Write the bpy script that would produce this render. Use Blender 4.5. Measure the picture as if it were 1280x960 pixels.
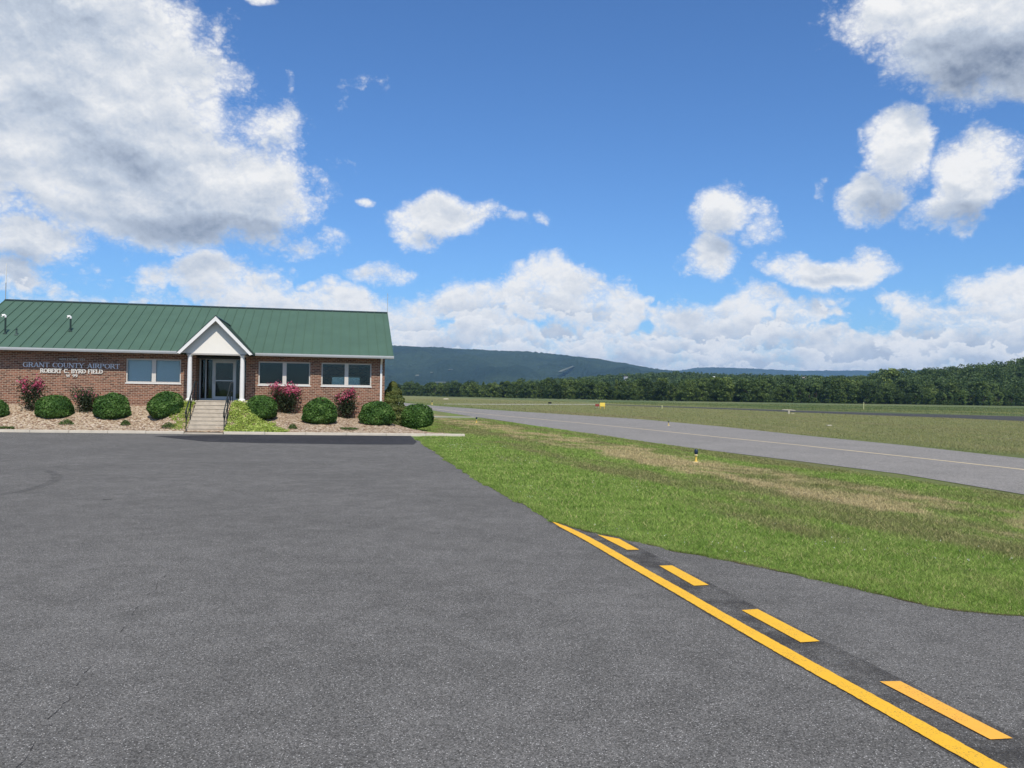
import bpy, math, random
import numpy as np
from mathutils import Matrix, Vector
for o in list(bpy.data.objects): bpy.data.objects.remove(o)
S = bpy.context.scene
COL = S.collection
rng = np.random.default_rng(7)
random.seed(7)

# ------------------------------------------------------------------ camera
F = 1064.0                                   # focal length in photo pixels (1280 wide)
PITCH = math.atan(14/F); ROLL = math.atan(.015); EYE = np.array([0, 0, 2.0])
fw = np.array([0, math.cos(PITCH), math.sin(PITCH)])
r0 = np.array([1., 0, 0]); u0 = np.array([0, -math.sin(PITCH), math.cos(PITCH)])
RT = r0*math.cos(ROLL)+u0*math.sin(ROLL); UP = -r0*math.sin(ROLL)+u0*math.cos(ROLL)
cd = bpy.data.cameras.new('camera'); cam = bpy.data.objects.new('camera', cd); COL.objects.link(cam)
m = Matrix.Identity(4)
for i in range(3): m[i][0], m[i][1], m[i][2], m[i][3] = RT[i], UP[i], -fw[i], EYE[i]
cam.matrix_world = m
cd.sensor_fit = 'HORIZONTAL'; cd.sensor_width = 36; cd.lens = 36*F/1280; cd.clip_start = .1; cd.clip_end = 60000
S.camera = cam

# ------------------------------------------------------------------ light
TH = math.radians(11.5)                      # the building is turned by this much
SUN_EL = math.radians(53)
sx, sy = math.sin(TH), -math.cos(TH)
SDIR = Vector((sx*math.cos(SUN_EL), sy*math.cos(SUN_EL), math.sin(SUN_EL)))
sl = bpy.data.lights.new('sun', 'SUN'); sl.energy = 4.3; sl.angle = math.radians(.5); sl.color = (1, .94, .85)
so = bpy.data.objects.new('sun', sl); COL.objects.link(so)
so.rotation_euler = SDIR.to_track_quat('Z', 'Y').to_euler()
S.view_settings.view_transform = 'Standard'; S.view_settings.look = 'None'
S.view_settings.exposure = 0; S.view_settings.gamma = 1
S.render.engine = 'CYCLES'
S.cycles.max_bounces = 5; S.cycles.diffuse_bounces = 2; S.cycles.transparent_max_bounces = 8; S.cycles.volume_bounces = 0

# ------------------------------------------------------------------ node helper
class NT:
    def __init__(s, tree): s.t = tree; s.n = tree.nodes; s.l = tree.links
    def new(s, typ, ins=None, **kw):
        n = s.n.new(typ)
        for k, v in kw.items(): setattr(n, k, v)
        for k, v in (ins or {}).items(): s.set(n.inputs[k], v)
        return n
    def set(s, sock, v):
        if isinstance(v, bpy.types.NodeSocket): s.l.new(v, sock)
        else: sock.default_value = v
    def math(s, op, a, b=0.0, c=0.0, clamp=False):
        n = s.n.new('ShaderNodeMath'); n.operation = op; n.use_clamp = clamp
        for i, v in enumerate((a, b, c)): s.set(n.inputs[i], v)
        return n.outputs[0]
    def vm(s, op, a, b=(0, 0, 0), out=0):
        n = s.n.new('ShaderNodeVectorMath'); n.operation = op
        s.set(n.inputs[0], a); s.set(n.inputs[1], b); return n.outputs[out]
    def mix(s, f, a, b, blend='MIX'):
        n = s.n.new('ShaderNodeMix'); n.data_type = 'RGBA'; n.blend_type = blend
        for i, v in ((0, f), (6, a), (7, b)):
            if isinstance(v, tuple) and len(v) == 3: v = v+(1,)
            s.set(n.inputs[i], v)
        return n.outputs[2]
    def noise(s, vec, scale, detail=3, rough=.5, out=0, dist=0):
        n = s.new('ShaderNodeTexNoise', {'Vector': vec, 'Scale': scale, 'Detail': detail, 'Roughness': rough, 'Distortion': dist})
        return n.outputs[out]
    def step(s, v, a, b):                     # smooth ramp a..b -> 0..1
        n = s.n.new('ShaderNodeMapRange'); n.interpolation_type = 'SMOOTHSTEP'
        s.set(n.inputs[0], v); n.inputs[1].default_value = a; n.inputs[2].default_value = b
        return n.outputs[0]
    def sep(s, v):
        n = s.new('ShaderNodeSeparateXYZ', {0: v}); return n.outputs
    def comb(s, x, y, z=0.0):
        return s.new('ShaderNodeCombineXYZ', {0: x, 1: y, 2: z}).outputs[0]

# ------------------------------------------------------------------ world: Nishita sky with procedural cumulus
def ray(x, y): return fw*F+RT*(x-640)+UP*(480-y)
def azel(x, y):
    d = ray(x, y); return math.degrees(math.atan2(d[0], d[1])), math.degrees(math.atan2(d[2], math.hypot(d[0], d[1])))
PD = 1/18.57                                 # degrees per photo pixel near the axis
#           x    y   rx  ry  strength   (read off the photo, turned into azimuth/elevation)
CLOUDS = [(30, 40, 190, 95, 1), (90, 140, 190, 80, 1), (150, 200, 175, 75, 1), (235, 235, 128, 62, 1), (342, 160, 38, 32, .55),
          (300, 248, 72, 50, 1), (-60, 190, 110, 80, .7), (180, 262, 150, 40, .9), (30, 305, 62, 32, .8), (-10, 255, 60, 26, .45),
          (385, 300, 45, 18, .35), (190, 90, 90, 60, .8),
          (515, 283, 40, 24, .62), (562, 266, 56, 27, .8), (395, 229, 26, 12, .35), (480, 345, 36, 17, .6), (420, 208, 22, 9, .1),
          (645, 272, 20, 9, .3), (678, 268, 9, 8, .36), (276, 40, 9, 13, .42), (320, 2, 22, 10, .5), (452, 104, 26, 9, .26), (428, 125, 10, 18, .24), (357, 100, 8, 8, .3), (452, 243, 10, 6, .36), (418, 288, 20, 12, .4),
          (905, 270, 40, 38, .8), (888, 328, 34, 22, .7), (945, 296, 26, 15, .5), (1045, 332, 76, 22, .8), (835, 256, 7, 7, .2),
          (1122, 190, 35, 41, .9), (1087, 252, 32, 22, .8), (1213, 220, 41, 44, .9), (1186, 260, 38, 18, .6), (1256, 214, 22, 24, .5), (1031, 234, 11, 10, .4),
          (1190, 6, 120, 38, .9), (1245, 40, 112, 62, 1), (1300, 80, 110, 44, 1), (1390, 40, 120, 80, 1), (1262, 362, 58, 27, .75)]
BASES = [(280, 290, 140, 24, .55), (150, 208, 100, 30, .22), (60, 20, 120, 40, .22), (1235, 95, 150, 55, .52), (1095, 262, 50, 20, .36), (1210, 268, 60, 20, .34), (545, 298, 55, 12, .25), (1040, 346, 60, 8, .3), (35, 330, 60, 12, .25), (905, 312, 30, 10, .2), (690, 400, 60, 18, .22), (600, 395, 60, 20, .2), (870, 400, 50, 14, .15), (1160, 415, 80, 14, .18), (1010, 410, 60, 14, .15)]
BELT = [(-900, 500), (-520, 470), (-400, 330), (-100, 335), (0, 318), (60, 335), (130, 338), (200, 312), (260, 304), (320, 322), (400, 338), (440, 345), (500, 372), (560, 345), (610, 340),
        (650, 322), (686, 300), (722, 322), (765, 336), (805, 345), (850, 374), (880, 372), (910, 352), (960, 346), (1000, 366), (1100, 362), (1190, 358), (1260, 352), (1400, 360), (1700, 350), (1850, 480), (2300, 520)]
def cloud_group():
    g = bpy.data.node_groups.new('cloud_mass', 'ShaderNodeTree')      # smooth cloud masses
    g.interface.new_socket('Q', in_out='INPUT', socket_type='NodeSocketVector')
    g.interface.new_socket('M', in_out='OUTPUT', socket_type='NodeSocketFloat')
    N = NT(g); gi = g.nodes.new('NodeGroupInput'); go = g.nodes.new('NodeGroupOutput')
    Q = gi.outputs[0]; D = None
    for (x, y, rx, ry, a) in CLOUDS:
        az, el = azel(x, y); kx, ky = 1/(rx*PD*1.25), 1/(ry*PD*1.25)
        n = N.n.new('ShaderNodeVectorMath'); n.operation = 'MULTIPLY_ADD'
        N.set(n.inputs[0], Q); n.inputs[1].default_value = (kx, ky, 0); n.inputs[2].default_value = (-az*kx, -el*ky, 0)
        q = N.vm('DOT_PRODUCT', n.outputs[0], n.outputs[0], out=1)
        b = N.math('MULTIPLY_ADD', q, -a, a)
        D = b if D is None else N.math('SMOOTH_MAX', D, b, .1)
    xyz = N.sep(Q)
    cv = N.new('ShaderNodeFloatCurve'); c = cv.mapping.curves[0]
    pts = [azel(*p) for p in BELT]; a0, a1 = pts[0][0], pts[-1][0]
    nn = [((a-a0)/(a1-a0), e/12) for a, e in pts]
    c.points[0].location = nn[0]; c.points[1].location = nn[-1]
    for p_ in nn[1:-1]: c.points.new(*p_)
    cv.mapping.update()
    azn = N.new('ShaderNodeMapRange', {0: xyz[0], 1: a0, 2: a1}); N.set(cv.inputs['Value'], azn.outputs[0])
    belt = N.math('MINIMUM', N.math('MULTIPLY', N.math('MULTIPLY_ADD', cv.outputs[0], 12, N.math('MULTIPLY', xyz[1], -1)), .45), .62)
    gap = N.math('MULTIPLY', N.step(N.noise(N.vm('MULTIPLY', Q, (.10, .30, 1)), 1.0, 2, .5), .53, .66), N.step(xyz[1], 2.2, 4.6))
    belt = N.math('MULTIPLY_ADD', gap, -.42, belt)
    D = N.math('SMOOTH_MAX', D, belt, .1)
    back = N.math('MULTIPLY_ADD', N.step(N.math('ABSOLUTE', xyz[0]), 44, 62), 1.2, N.math('MULTIPLY_ADD', N.noise(Q, .085, 2, .5), 3.2, -2.7))   # broken cloud out of the photo's view
    D = N.math('MAXIMUM', D, back)
    N.set(go.inputs['M'], D)
    return g
def build_world():
    w = bpy.data.worlds.new('World'); S.world = w; w.use_nodes = True
    N = NT(w.node_tree); N.n.clear()
    sky = N.new('ShaderNodeTexSky'); sky.sky_type = 'NISHITA'; sky.sun_disc = False
    sky.sun_elevation = SUN_EL; sky.sun_rotation = math.atan2(sx, sy)
    sky.altitude = 300; sky.air_density = 1.0; sky.dust_density = .6; sky.ozone_density = 2.5
    tc = N.new('ShaderNodeTexCoord').outputs['Generated']
    x, y, z = N.sep(tc)
    az = N.math('MULTIPLY', N.math('ARCTAN2', x, y), 180/math.pi)
    el = N.math('MULTIPLY', N.math('ARCSINE', z), 180/math.pi)
    P = N.comb(az, el, 0.0)
    G = cloud_group()
    def mass(v):
        n = N.n.new('ShaderNodeGroup'); n.node_tree = G; N.set(n.inputs[0], v); return n.outputs[0]
    def off(v, o): return N.vm('ADD', v, o)
    # detail gets finer towards the horizon
    k = N.math('DIVIDE', 1.0, N.math('ADD', .75, N.math('MULTIPLY', N.math('MAXIMUM', el, 0.0), .030)))
    kk = N.comb(k, N.math('MULTIPLY', k, 1.25), 1.0)
    def billow(v):                                        # rounded cauliflower lumps
        n1 = N.noise(v, .42, 2, .5); n2 = N.noise(v, 1.25, 5, .6)
        b1 = N.math('ABSOLUTE', N.math('SUBTRACT', n1, .5)); b2 = N.math('ABSOLUTE', N.math('SUBTRACT', n2, .5))
        n3 = N.math('ABSOLUTE', N.math('SUBTRACT', N.noise(v, 2.6, 3, .55), .5))
        return N.math('ADD', N.math('MULTIPLY_ADD', n3, .4, N.math('MULTIPLY_ADD', n1, 1.0, -.53)), N.math('MULTIPLY_ADD', b2, 1.1, -.13)), b2
    wv = N.vm('SUBTRACT', N.noise(P, .22, 3, .55, out=1), (.5, .5, .5)); sc = N.n.new('ShaderNodeVectorMath'); sc.operation = 'SCALE'; N.set(sc.inputs[0], wv); sc.inputs['Scale'].default_value = 4.0
    Q = N.vm('ADD', P, sc.outputs[0]); s2 = N.n.new('ShaderNodeVectorMath'); s2.operation = 'SCALE'; N.set(s2.inputs[0], wv); s2.inputs['Scale'].default_value = 1.8; Q2 = N.vm('ADD', P, s2.outputs[0])
    V = N.vm('MULTIPLY', P, (1, 1.25, 1))
    m0 = mass(Q); m2 = mass(off(Q, (.25, 1.9, 0)))
    b0, c0 = billow(V); b1, c1 = billow(off(V, (.10, .42, 0)))
    dens = N.math('ADD', m0, b0)
    alpha = N.step(dens, -.04, .60)
    VB = N.vm('MULTIPLY', Q, (.75, 1.25, 1))
    low = N.math('SUBTRACT', 1.0, N.step(el, 4.5, 8.5))   # far clouds are smaller, hazier
    r1 = N.math('SUBTRACT', N.noise(VB, .30, 3, .5), N.noise(off(VB, (.35, 1.35, 0)), .30, 3, .5))
    r2 = N.math('MULTIPLY', r1, .6)
    rb = N.math('ADD', N.math('MULTIPLY', r1, N.math('SUBTRACT', 1.0, low)), N.math('MULTIPLY', r2, low))
    relief = N.math('SUBTRACT', b0, b1)
    over = N.step(m2, .05, .95)                           # cloud lying above this point
    sh = N.math('MULTIPLY_ADD', relief, .45, N.math('MULTIPLY_ADD', low, .0, .90))
    sh = N.math('MULTIPLY_ADD', rb, 1.0, sh)
    sh = N.math('SUBTRACT', sh, N.math('MULTIPLY', over, .24))
    for (cx, cy, rx, ry, a_) in BASES:                    # flat grey undersides
        caz, cel = azel(cx, cy); kx, ky = 1/(rx*PD), 1/(ry*PD)
        n = N.n.new('ShaderNodeVectorMath'); n.operation = 'MULTIPLY_ADD'
        N.set(n.inputs[0], Q2); n.inputs[1].default_value = (kx, ky, 0); n.inputs[2].default_value = (-caz*kx, -cel*ky, 0)
        q_ = N.vm('DOT_PRODUCT', n.outputs[0], n.outputs[0], out=1)
        sh = N.math('MULTIPLY_ADD', N.math('MAXIMUM', N.math('SUBTRACT', 1.0, q_), 0.0), -a_, sh)
    thin = N.math('SUBTRACT', 1.0, N.step(dens, .1, .8))
    sh = N.math('MULTIPLY_ADD', thin, .17, sh)            # thin lit rims
    # rows of distant cumulus one behind the other: each row lit on its tops, grey below
    for j, (base, amp, fx, hh, op) in enumerate(((6.3, 3.4, .20, 2.6, .75), (4.7, 3.0, .25, 2.0, .9), (3.4, 2.4, .33, 1.5, .9), (2.3, 1.7, .45, 1.1, .85), (1.4, 1.1, .62, .8, .7))):
        v = N.vm('MULTIPLY_ADD', P, (fx, fx*1.25, 0)); v.node.inputs[2].default_value = (j*7.3, j*3.1, j*1.7)
        n = N.noise(v, 1.0, 3, .55); bl = N.math('ABSOLUTE', N.math('SUBTRACT', N.noise(v, 3.4, 4, .55), .5))
        top = N.math('MULTIPLY_ADD', n, amp*2, base-amp)
        top = N.math('MULTIPLY_ADD', bl, 1.5*hh, N.math('ADD', top, -.15*hh))
        dpt = N.math('SUBTRACT', top, el)
        mk = N.math('MULTIPLY', N.math('MULTIPLY', N.step(dpt, .0, .22), N.math('SUBTRACT', 1.0, N.step(dpt, hh*1.2, hh*2.6))), op)
        sj = N.math('MULTIPLY_ADD', N.step(dpt, .05, hh*1.3), -.58, 1.0)
        sj = N.math('MULTIPLY_ADD', relief, .25, sj)
        sh = N.math('ADD', N.math('MULTIPLY', sh, N.math('SUBTRACT', 1.0, mk)), N.math('MULTIPLY', sj, mk))
    ramp = N.new('ShaderNodeValToRGB', {0: sh}); e = ramp.color_ramp.elements
    e[0].position = -.0; e[0].color = (.23, .29, .41, 1)
    e[1].position = 1.0; e[1].color = (1.0, 1.0, 1.0, 1)
    q = e.new(.55); q.color = (.58, .65, .76, 1)
    STR = .1
    cc = N.n.new('ShaderNodeVectorMath'); cc.operation = 'SCALE'; N.set(cc.inputs[0], ramp.outputs[0]); N.set(cc.inputs['Scale'], N.math('MULTIPLY_ADD', N.math('SUBTRACT', 1.0, N.step(el, 0, 9)), (.06)/STR, .94/STR))
    skyc = N.vm('MULTIPLY', sky.outputs[0], (.66, 1.01, 1.42))
    far_ = N.math('MULTIPLY', N.math('SUBTRACT', 1.0, N.step(el, .3, 4.0)), .35)
    col = N.mix(alpha, skyc, N.mix(far_, cc.outputs[0], (.86/STR, .90/STR, .96/STR)))
    bg = N.new('ShaderNodeBackground', {'Color': col, 'Strength': STR})
    N.l.new(bg.outputs[0], N.new('ShaderNodeOutputWorld').inputs[0])
    w.cycles.sampling_method = 'MANUAL'; w.cycles.sample_map_resolution = 512
build_world()

# ------------------------------------------------------------------ tagging and mesh helpers
def tag(o, label=None, cat=None, group=None, kind=None):
    if label: o['label'] = label
    if cat: o['category'] = cat
    if group: o['group'] = group
    if kind: o['kind'] = kind
    return o
def empty(name, loc, rz=0, parent=None):
    o = bpy.data.objects.new(name, None); COL.objects.link(o); o.location = loc; o.rotation_euler.z = rz; o.empty_display_size = .2
    if parent: o.parent = parent
    return o
def link(name, me, parent=None, loc=(0, 0, 0), rz=0, scale=None):
    o = bpy.data.objects.new(name, me); COL.objects.link(o); o.location = loc; o.rotation_euler.z = rz
    if scale: o.scale = scale
    if parent: o.parent = parent
    return o
class MB:
    def __init__(s): s.v = []; s.f = []; s.sm = []
    def add(s, vs, fs, smooth=False):
        b = len(s.v); s.v += [tuple(map(float, q)) for q in vs]; s.f += [tuple(b+i for i in f) for f in fs]; s.sm += [smooth]*len(fs); return s
    def box(s, x0, x1, y0, y1, z0, z1):
        return s.add([(x0, y0, z0), (x1, y0, z0), (x1, y1, z0), (x0, y1, z0), (x0, y0, z1), (x1, y0, z1), (x1, y1, z1), (x0, y1, z1)],
                     [(0, 3, 2, 1), (4, 5, 6, 7), (0, 1, 5, 4), (1, 2, 6, 5), (2, 3, 7, 6), (3, 0, 4, 7)])
    def prism(s, poly, axis, a, b):          # extrude a 2D polygon along an axis (0,1,2)
        def p3(q, h):
            return [(h, q[0], q[1]), (q[0], h, q[1]), (q[0], q[1], h)][axis]
        n = len(poly)
        s.add([p3(q, a) for q in poly]+[p3(q, b) for q in poly],
              [tuple(range(n)), tuple(range(2*n-1, n-1, -1))]+[(i, i+n, (i+1) % n+n, (i+1) % n) for i in range(n)])
        return s
    def tube(s, pts, r, n=8, cap=True):
        pts = [np.array(p, float) for p in pts]; rs = r if isinstance(r, (list, tuple)) else [r]*len(pts)
        vs = []
        for i, p in enumerate(pts):
            d = pts[min(i+1, len(pts)-1)]-pts[max(i-1, 0)]; d /= np.linalg.norm(d)
            a = np.cross(d, (0, 0, 1) if abs(d[2]) < .9 else (1, 0, 0)); a /= np.linalg.norm(a); b = np.cross(d, a)
            for k in range(n):
                t = 2*math.pi*k/n; vs.append(p+rs[i]*(a*math.cos(t)+b*math.sin(t)))
        fs = [(i*n+k, i*n+(k+1) % n, (i+1)*n+(k+1) % n, (i+1)*n+k) for i in range(len(pts)-1) for k in range(n)]
        s.add(vs, fs, True)
        if cap:
            s.add(vs[:n], [tuple(range(n))]); s.add(vs[-n:], [tuple(range(n))])
        return s
    def build(s, name, mat, parent=None, loc=(0, 0, 0), rz=0, bevel=0):
        me = bpy.data.meshes.new(name); me.from_pydata(s.v, [], s.f); me.polygons.foreach_set('use_smooth', s.sm); me.materials.append(mat)
        import bmesh
        bm = bmesh.new(); bm.from_mesh(me); bmesh.ops.recalc_face_normals(bm, faces=bm.faces); bm.to_mesh(me); bm.free()
        o = link(name, me, parent, loc, rz)
        if bevel:
            b = o.modifiers.new('bevel', 'BEVEL'); b.width = bevel; b.segments = 1; b.limit_method = 'ANGLE'
        return o
def sheet(name, poly, z, mat, parent=None):
    return MB().add([(q[0], q[1], z) for q in poly], [tuple(range(len(poly)))]).build(name, mat, parent)
def strip(mb, L, R_, z):
    n = len(L)
    mb.add([(q[0], q[1], z) for q in L]+[(q[0], q[1], z) for q in R_], [(i, i+1, n+i+1, n+i) for i in range(n-1)])
def quads(name, P4, mat, rnd=None, extra=None):         # (n,4,3) -> mesh, optional per-quad float 'rnd'
    n = len(P4); me = bpy.data.meshes.new(name)
    k = P4.shape[1]
    co = P4.reshape(-1, 3); nv = n*k
    base = 0
    ev, ef = (extra if extra is not None else (np.zeros((0, 3)), np.zeros((0, 4), int)))
    me.vertices.add(nv+len(ev)); me.vertices.foreach_set('co', np.concatenate([co, ev]).astype(np.float32).ravel())
    lv = np.concatenate([np.arange(nv), (ef+nv).ravel()]).astype(np.int32)
    me.loops.add(len(lv)); me.loops.foreach_set('vertex_index', lv)
    nf = n+len(ef)
    starts = np.concatenate([np.arange(n)*k, nv+np.arange(len(ef))*4]).astype(np.int32)
    tot = np.concatenate([np.full(n, k), np.full(len(ef), 4)]).astype(np.int32)
    me.polygons.add(nf); me.polygons.foreach_set('loop_start', starts)
    try: me.polygons.foreach_set('loop_total', tot)
    except Exception: pass
    me.update(calc_edges=True)
    if rnd is not None:
        a = me.attributes.new('rnd', 'FLOAT', 'POINT')
        a.data.foreach_set('value', np.concatenate([np.repeat(rnd, k), np.full(len(ev), .35)]).astype(np.float32))
    me.materials.append(mat); me.validate(); return me
def leafquads(C, size, nrm=None, tight=.6, aspect=.6):  # random leaf quads round centres C
    n = len(C); d = rng.normal(size=(n, 3)); d /= np.linalg.norm(d, axis=1)[:, None]
    if nrm is not None: d = d*tight+nrm*(1-tight)*1.6; d /= np.linalg.norm(d, axis=1)[:, None]
    a = np.cross(d, rng.normal(size=(n, 3))); a /= np.linalg.norm(a, axis=1)[:, None]; b = np.cross(d, a)
    sz = (size*rng.uniform(.6, 1.3, n))[:, None]
    a = a*sz; b = b*sz*aspect
    return np.stack([C-a, C-b, C+a, C+b], axis=1)

def mat(name, rough=.8, spec=.3):
    m = bpy.data.materials.new(name); m.use_nodes = True
    N = NT(m.node_tree); b = m.node_tree.nodes['Principled BSDF']
    b.inputs['Roughness'].default_value = rough; b.inputs['Specular IOR Level'].default_value = spec
    return m, N, b
def plain(name, col, rough=.7, spec=.3, var=.12, scale=6.0, metal=0.0, bump=0):
    m, N, b = mat(name, rough, spec)
    p = N.new('ShaderNodeTexCoord').outputs['Object']
    n = N.noise(p, scale, 4, .6)
    f = N.math('MULTIPLY_ADD', n, 2*var, 1-var)
    N.set(b.inputs['Base Color'], N.mix(1.0, col, N.comb(f, f, f), 'MULTIPLY')); b.inputs['Metallic'].default_value = metal
    if bump:
        bp = N.new('ShaderNodeBump', {'Height': N.noise(p, scale*6, 3), 'Strength': bump, 'Distance': .02}); N.set(b.inputs['Normal'], bp.outputs[0])
    return m

# ------------------------------------------------------------------ placing: a ground point seen at photo pixel (x, y)
def Gp(x, y, z=0.0):
    d = ray(x, y); k = (z-EYE[2])/d[2]; q = EYE+k*d; return (q[0], q[1])
def at_dist(x, dist):                        # ground position at a bearing and a distance
    a = math.radians(azel(x, 480)[0]); return (dist*math.tan(a), dist)
P0 = np.array([-15.4, 44.3, 0]); uu = np.array([math.cos(TH), math.sin(TH), 0]); vv = np.array([-math.sin(TH), math.cos(TH), 0])
def loc2w(s, t, z=0): return P0+s*uu+t*vv+np.array([0, 0, z])
def w2loc(q): d = np.array([q[0], q[1], 0])-P0; return float(d@uu), float(d@vv)

# ------------------------------------------------------------------ ground materials
def grass_group():
    g = bpy.data.node_groups.new('grass_colour', 'ShaderNodeTree')
    g.interface.new_socket('Rnd', in_out='INPUT', socket_type='NodeSocketFloat')
    g.interface.new_socket('Color', in_out='OUTPUT', socket_type='NodeSocketColor')
    N = NT(g); gi = g.nodes.new('NodeGroupInput'); go = g.nodes.new('NodeGroupOutput')
    P = N.new('ShaderNodeNewGeometry').outputs['Position']
    x, y, z = N.sep(P)
    flat = N.comb(x, y, 0.0)
    w = N.math('ADD', x, N.math('MULTIPLY', y, .25))                 # distance across the taxiway direction
    al = N.comb(w, N.math('MULTIPLY', y, .22), 0.0)                  # stretched along the mowing direction
    nA = N.noise(al, .55, 5, .62); nB = N.noise(flat, 1.3, 4, .6); nC = N.noise(flat, 9, 2, .6); nD = N.noise(al, .07, 3, .5)
    c = N.mix(N.step(nB, .3, .75), (.21, .325, .062), (.32, .42, .105))
    olive = N.mix(nC, (.20, .22, .08), (.34, .30, .14))
    edge = N.math('SUBTRACT', 1.0, N.step(w, 6.0, 8.5))
    mo = N.math('MULTIPLY', N.step(N.math('ADD', nA, N.math('MULTIPLY', edge, -.20)), .38, .60), .85)
    c = N.mix(mo, c, olive)
    dw = N.math('DIVIDE', N.math('SUBTRACT', w, 12.0), 2.2)
    band = N.math('SUBTRACT', 1.0, N.math('MULTIPLY', dw, dw))
    nE = N.noise(N.comb(w, N.math('MULTIPLY', y, .5), 2.0), .75, 5, .66)
    dry = N.step(N.math('ADD', N.math('MULTIPLY', N.math('MAXIMUM', band, -.8), .20), nE), .60, .76)
    c = N.mix(N.math('MULTIPLY', dry, .9), c, N.mix(nC, (.46, .37, .185), (.66, .54, .31)))
    # field past the taxiway
    fld = N.mix(N.step(nA, .35, .7), (.255, .275, .10), (.32, .305, .13))
    fld = N.mix(N.math('MULTIPLY', N.step(nD, .5, .7), .5), fld, (.29, .23, .12))
    fld = N.mix(N.math('SUBTRACT', 1.0, N.step(w, 27, 30)), fld, (.22, .26, .09))
    fld = N.mix(N.math('MULTIPLY', N.step(w, 82, 105), N.step(nD, .3, .6)), fld, (.135, .19, .07))
    c = N.mix(N.step(w, 22, 24), c, fld)
    c = N.mix(N.math('MULTIPLY', N.step(gi.outputs[0], .97, 1.0), .8), c, (.44, .36, .19))
    r = N.math('MULTIPLY_ADD', N.math('MINIMUM', gi.outputs[0], .8), 1.1, .5)
    c = N.mix(1.0, c, N.comb(r, r, r), 'MULTIPLY')
    N.set(go.inputs[0], c)
    return g
GG = grass_group()
def grass_mat(name, attr):
    m, N, b = mat(name, .9, .15)
    n = N.n.new('ShaderNodeGroup'); n.node_tree = GG
    P = N.new('ShaderNodeNewGeometry').outputs['Position']
    if attr:
        a = N.new('ShaderNodeAttribute', attribute_name='rnd'); N.set(n.inputs[0], a.outputs['Fac'])
        N.set(b.inputs['Base Color'], n.outputs[0])
        tr = N.new('ShaderNodeBsdfTranslucent', {'Color': n.outputs[0]})
        mx = N.new('ShaderNodeMixShader', {0: .3, 1: b.outputs[0], 2: tr.outputs[0]})
        N.l.new(mx.outputs[0], N.n['Material Output'].inputs[0])
    else:
        N.set(n.inputs[0], N.math('MULTIPLY_ADD', N.noise(P, 30, 3, .7), .9, -.28)); N.set(b.inputs['Base Color'], n.outputs[0])
        bp = N.new('ShaderNodeBump', {'Height': N.noise(P, 22, 4, .7), 'Strength': .9, 'Distance': .08}); N.set(b.inputs['Normal'], bp.outputs[0])
    return m
M_ground = grass_mat('field_turf', False); M_blade = grass_mat('grass_blades', True)

def asphalt(name, dark, light, speck, big=.5, sc=105, sp_amt=.9):
    m, N, b = mat(name, .95, .07)
    P = N.new('ShaderNodeNewGeometry').outputs['Position']
    n1 = N.noise(P, .35, 5, .6); n2 = N.noise(P, 2.3, 4, .65); n3 = N.noise(P, 45, 3, .7)
    base = N.mix(N.step(N.math('ADD', N.math('MULTIPLY', n1, big), N.math('MULTIPLY', n2, 1-big)), .32, .68), dark, light)
    f = N.math('MULTIPLY_ADD', n3, .9, .55); base = N.mix(1.0, base, N.comb(f, f, f), 'MULTIPLY')
    vo = N.new('ShaderNodeTexVoronoi', {'Vector': P, 'Scale': sc}); r = N.sep(vo.outputs['Color'])
    g1 = N.math('MULTIPLY_ADD', r[1], 1.0, .5); base = N.mix(1.0, base, N.comb(g1, g1, g1), 'MULTIPLY')
    sm = N.math('MULTIPLY', N.step(N.math('ADD', r[0], N.math('MULTIPLY_ADD', n2, .20, -.10)), .82, .92), N.math('SUBTRACT', 1.0, N.step(vo.outputs['Distance'], .25, .6)))
    base = N.mix(N.math('MULTIPLY', sm, sp_amt), base, N.mix(r[2], speck, (.30, .27, .24)))
    scuff = N.math('MULTIPLY', N.step(N.noise(P, .9, 6, .78), .58, .70), .35)
    base = N.mix(scuff, base, N.mix(.5, light, (.30, .29, .275)))
    pits = N.math('MULTIPLY', N.step(N.noise(P, 3.1, 6, .8), .70, .78), .5)
    base = N.mix(pits, base, (.03, .03, .03))
    N.set(b.inputs['Base Color'], base)
    bp = N.new('ShaderNodeBump', {'Height': N.math('ADD', vo.outputs['Distance'], n3), 'Strength': .55, 'Distance': .006}); N.set(b.inputs['Normal'], bp.outputs[0])
    return m
M_apron = asphalt('apron_asphalt', (.112, .108, .099), (.155, .149, .137), (.66, .64, .60), sc=115)
M_seal = asphalt('fresh_asphalt', (.036, .036, .04), (.055, .055, .058), (.2, .2, .2), sp_amt=.5)
M_band = asphalt('blackout_paint', (.05, .048, .046), (.07, .067, .064), (.25, .25, .25), sp_amt=.6)
M_taxi = asphalt('taxiway_asphalt', (.215, .203, .183), (.27, .253, .228), (.4, .4, .4), sc=60)
M_runway = asphalt('runway_asphalt', (.05, .052, .05), (.08, .08, .075), (.2, .2, .2), sc=40)
bm_n = NT(M_band.node_tree); _p = bm_n.new('ShaderNodeNewGeometry').outputs['Position']
bm_n.set(M_band.node_tree.nodes['Principled BSDF'].inputs['Alpha'], bm_n.math('MULTIPLY_ADD', bm_n.step(bm_n.noise(_p, 2.6, 5, .7), .35, .65), .42, .02))
M_pale = plain('pale_pavement', (.36, .34, .27), .9, .2, .2, .3)
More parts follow.
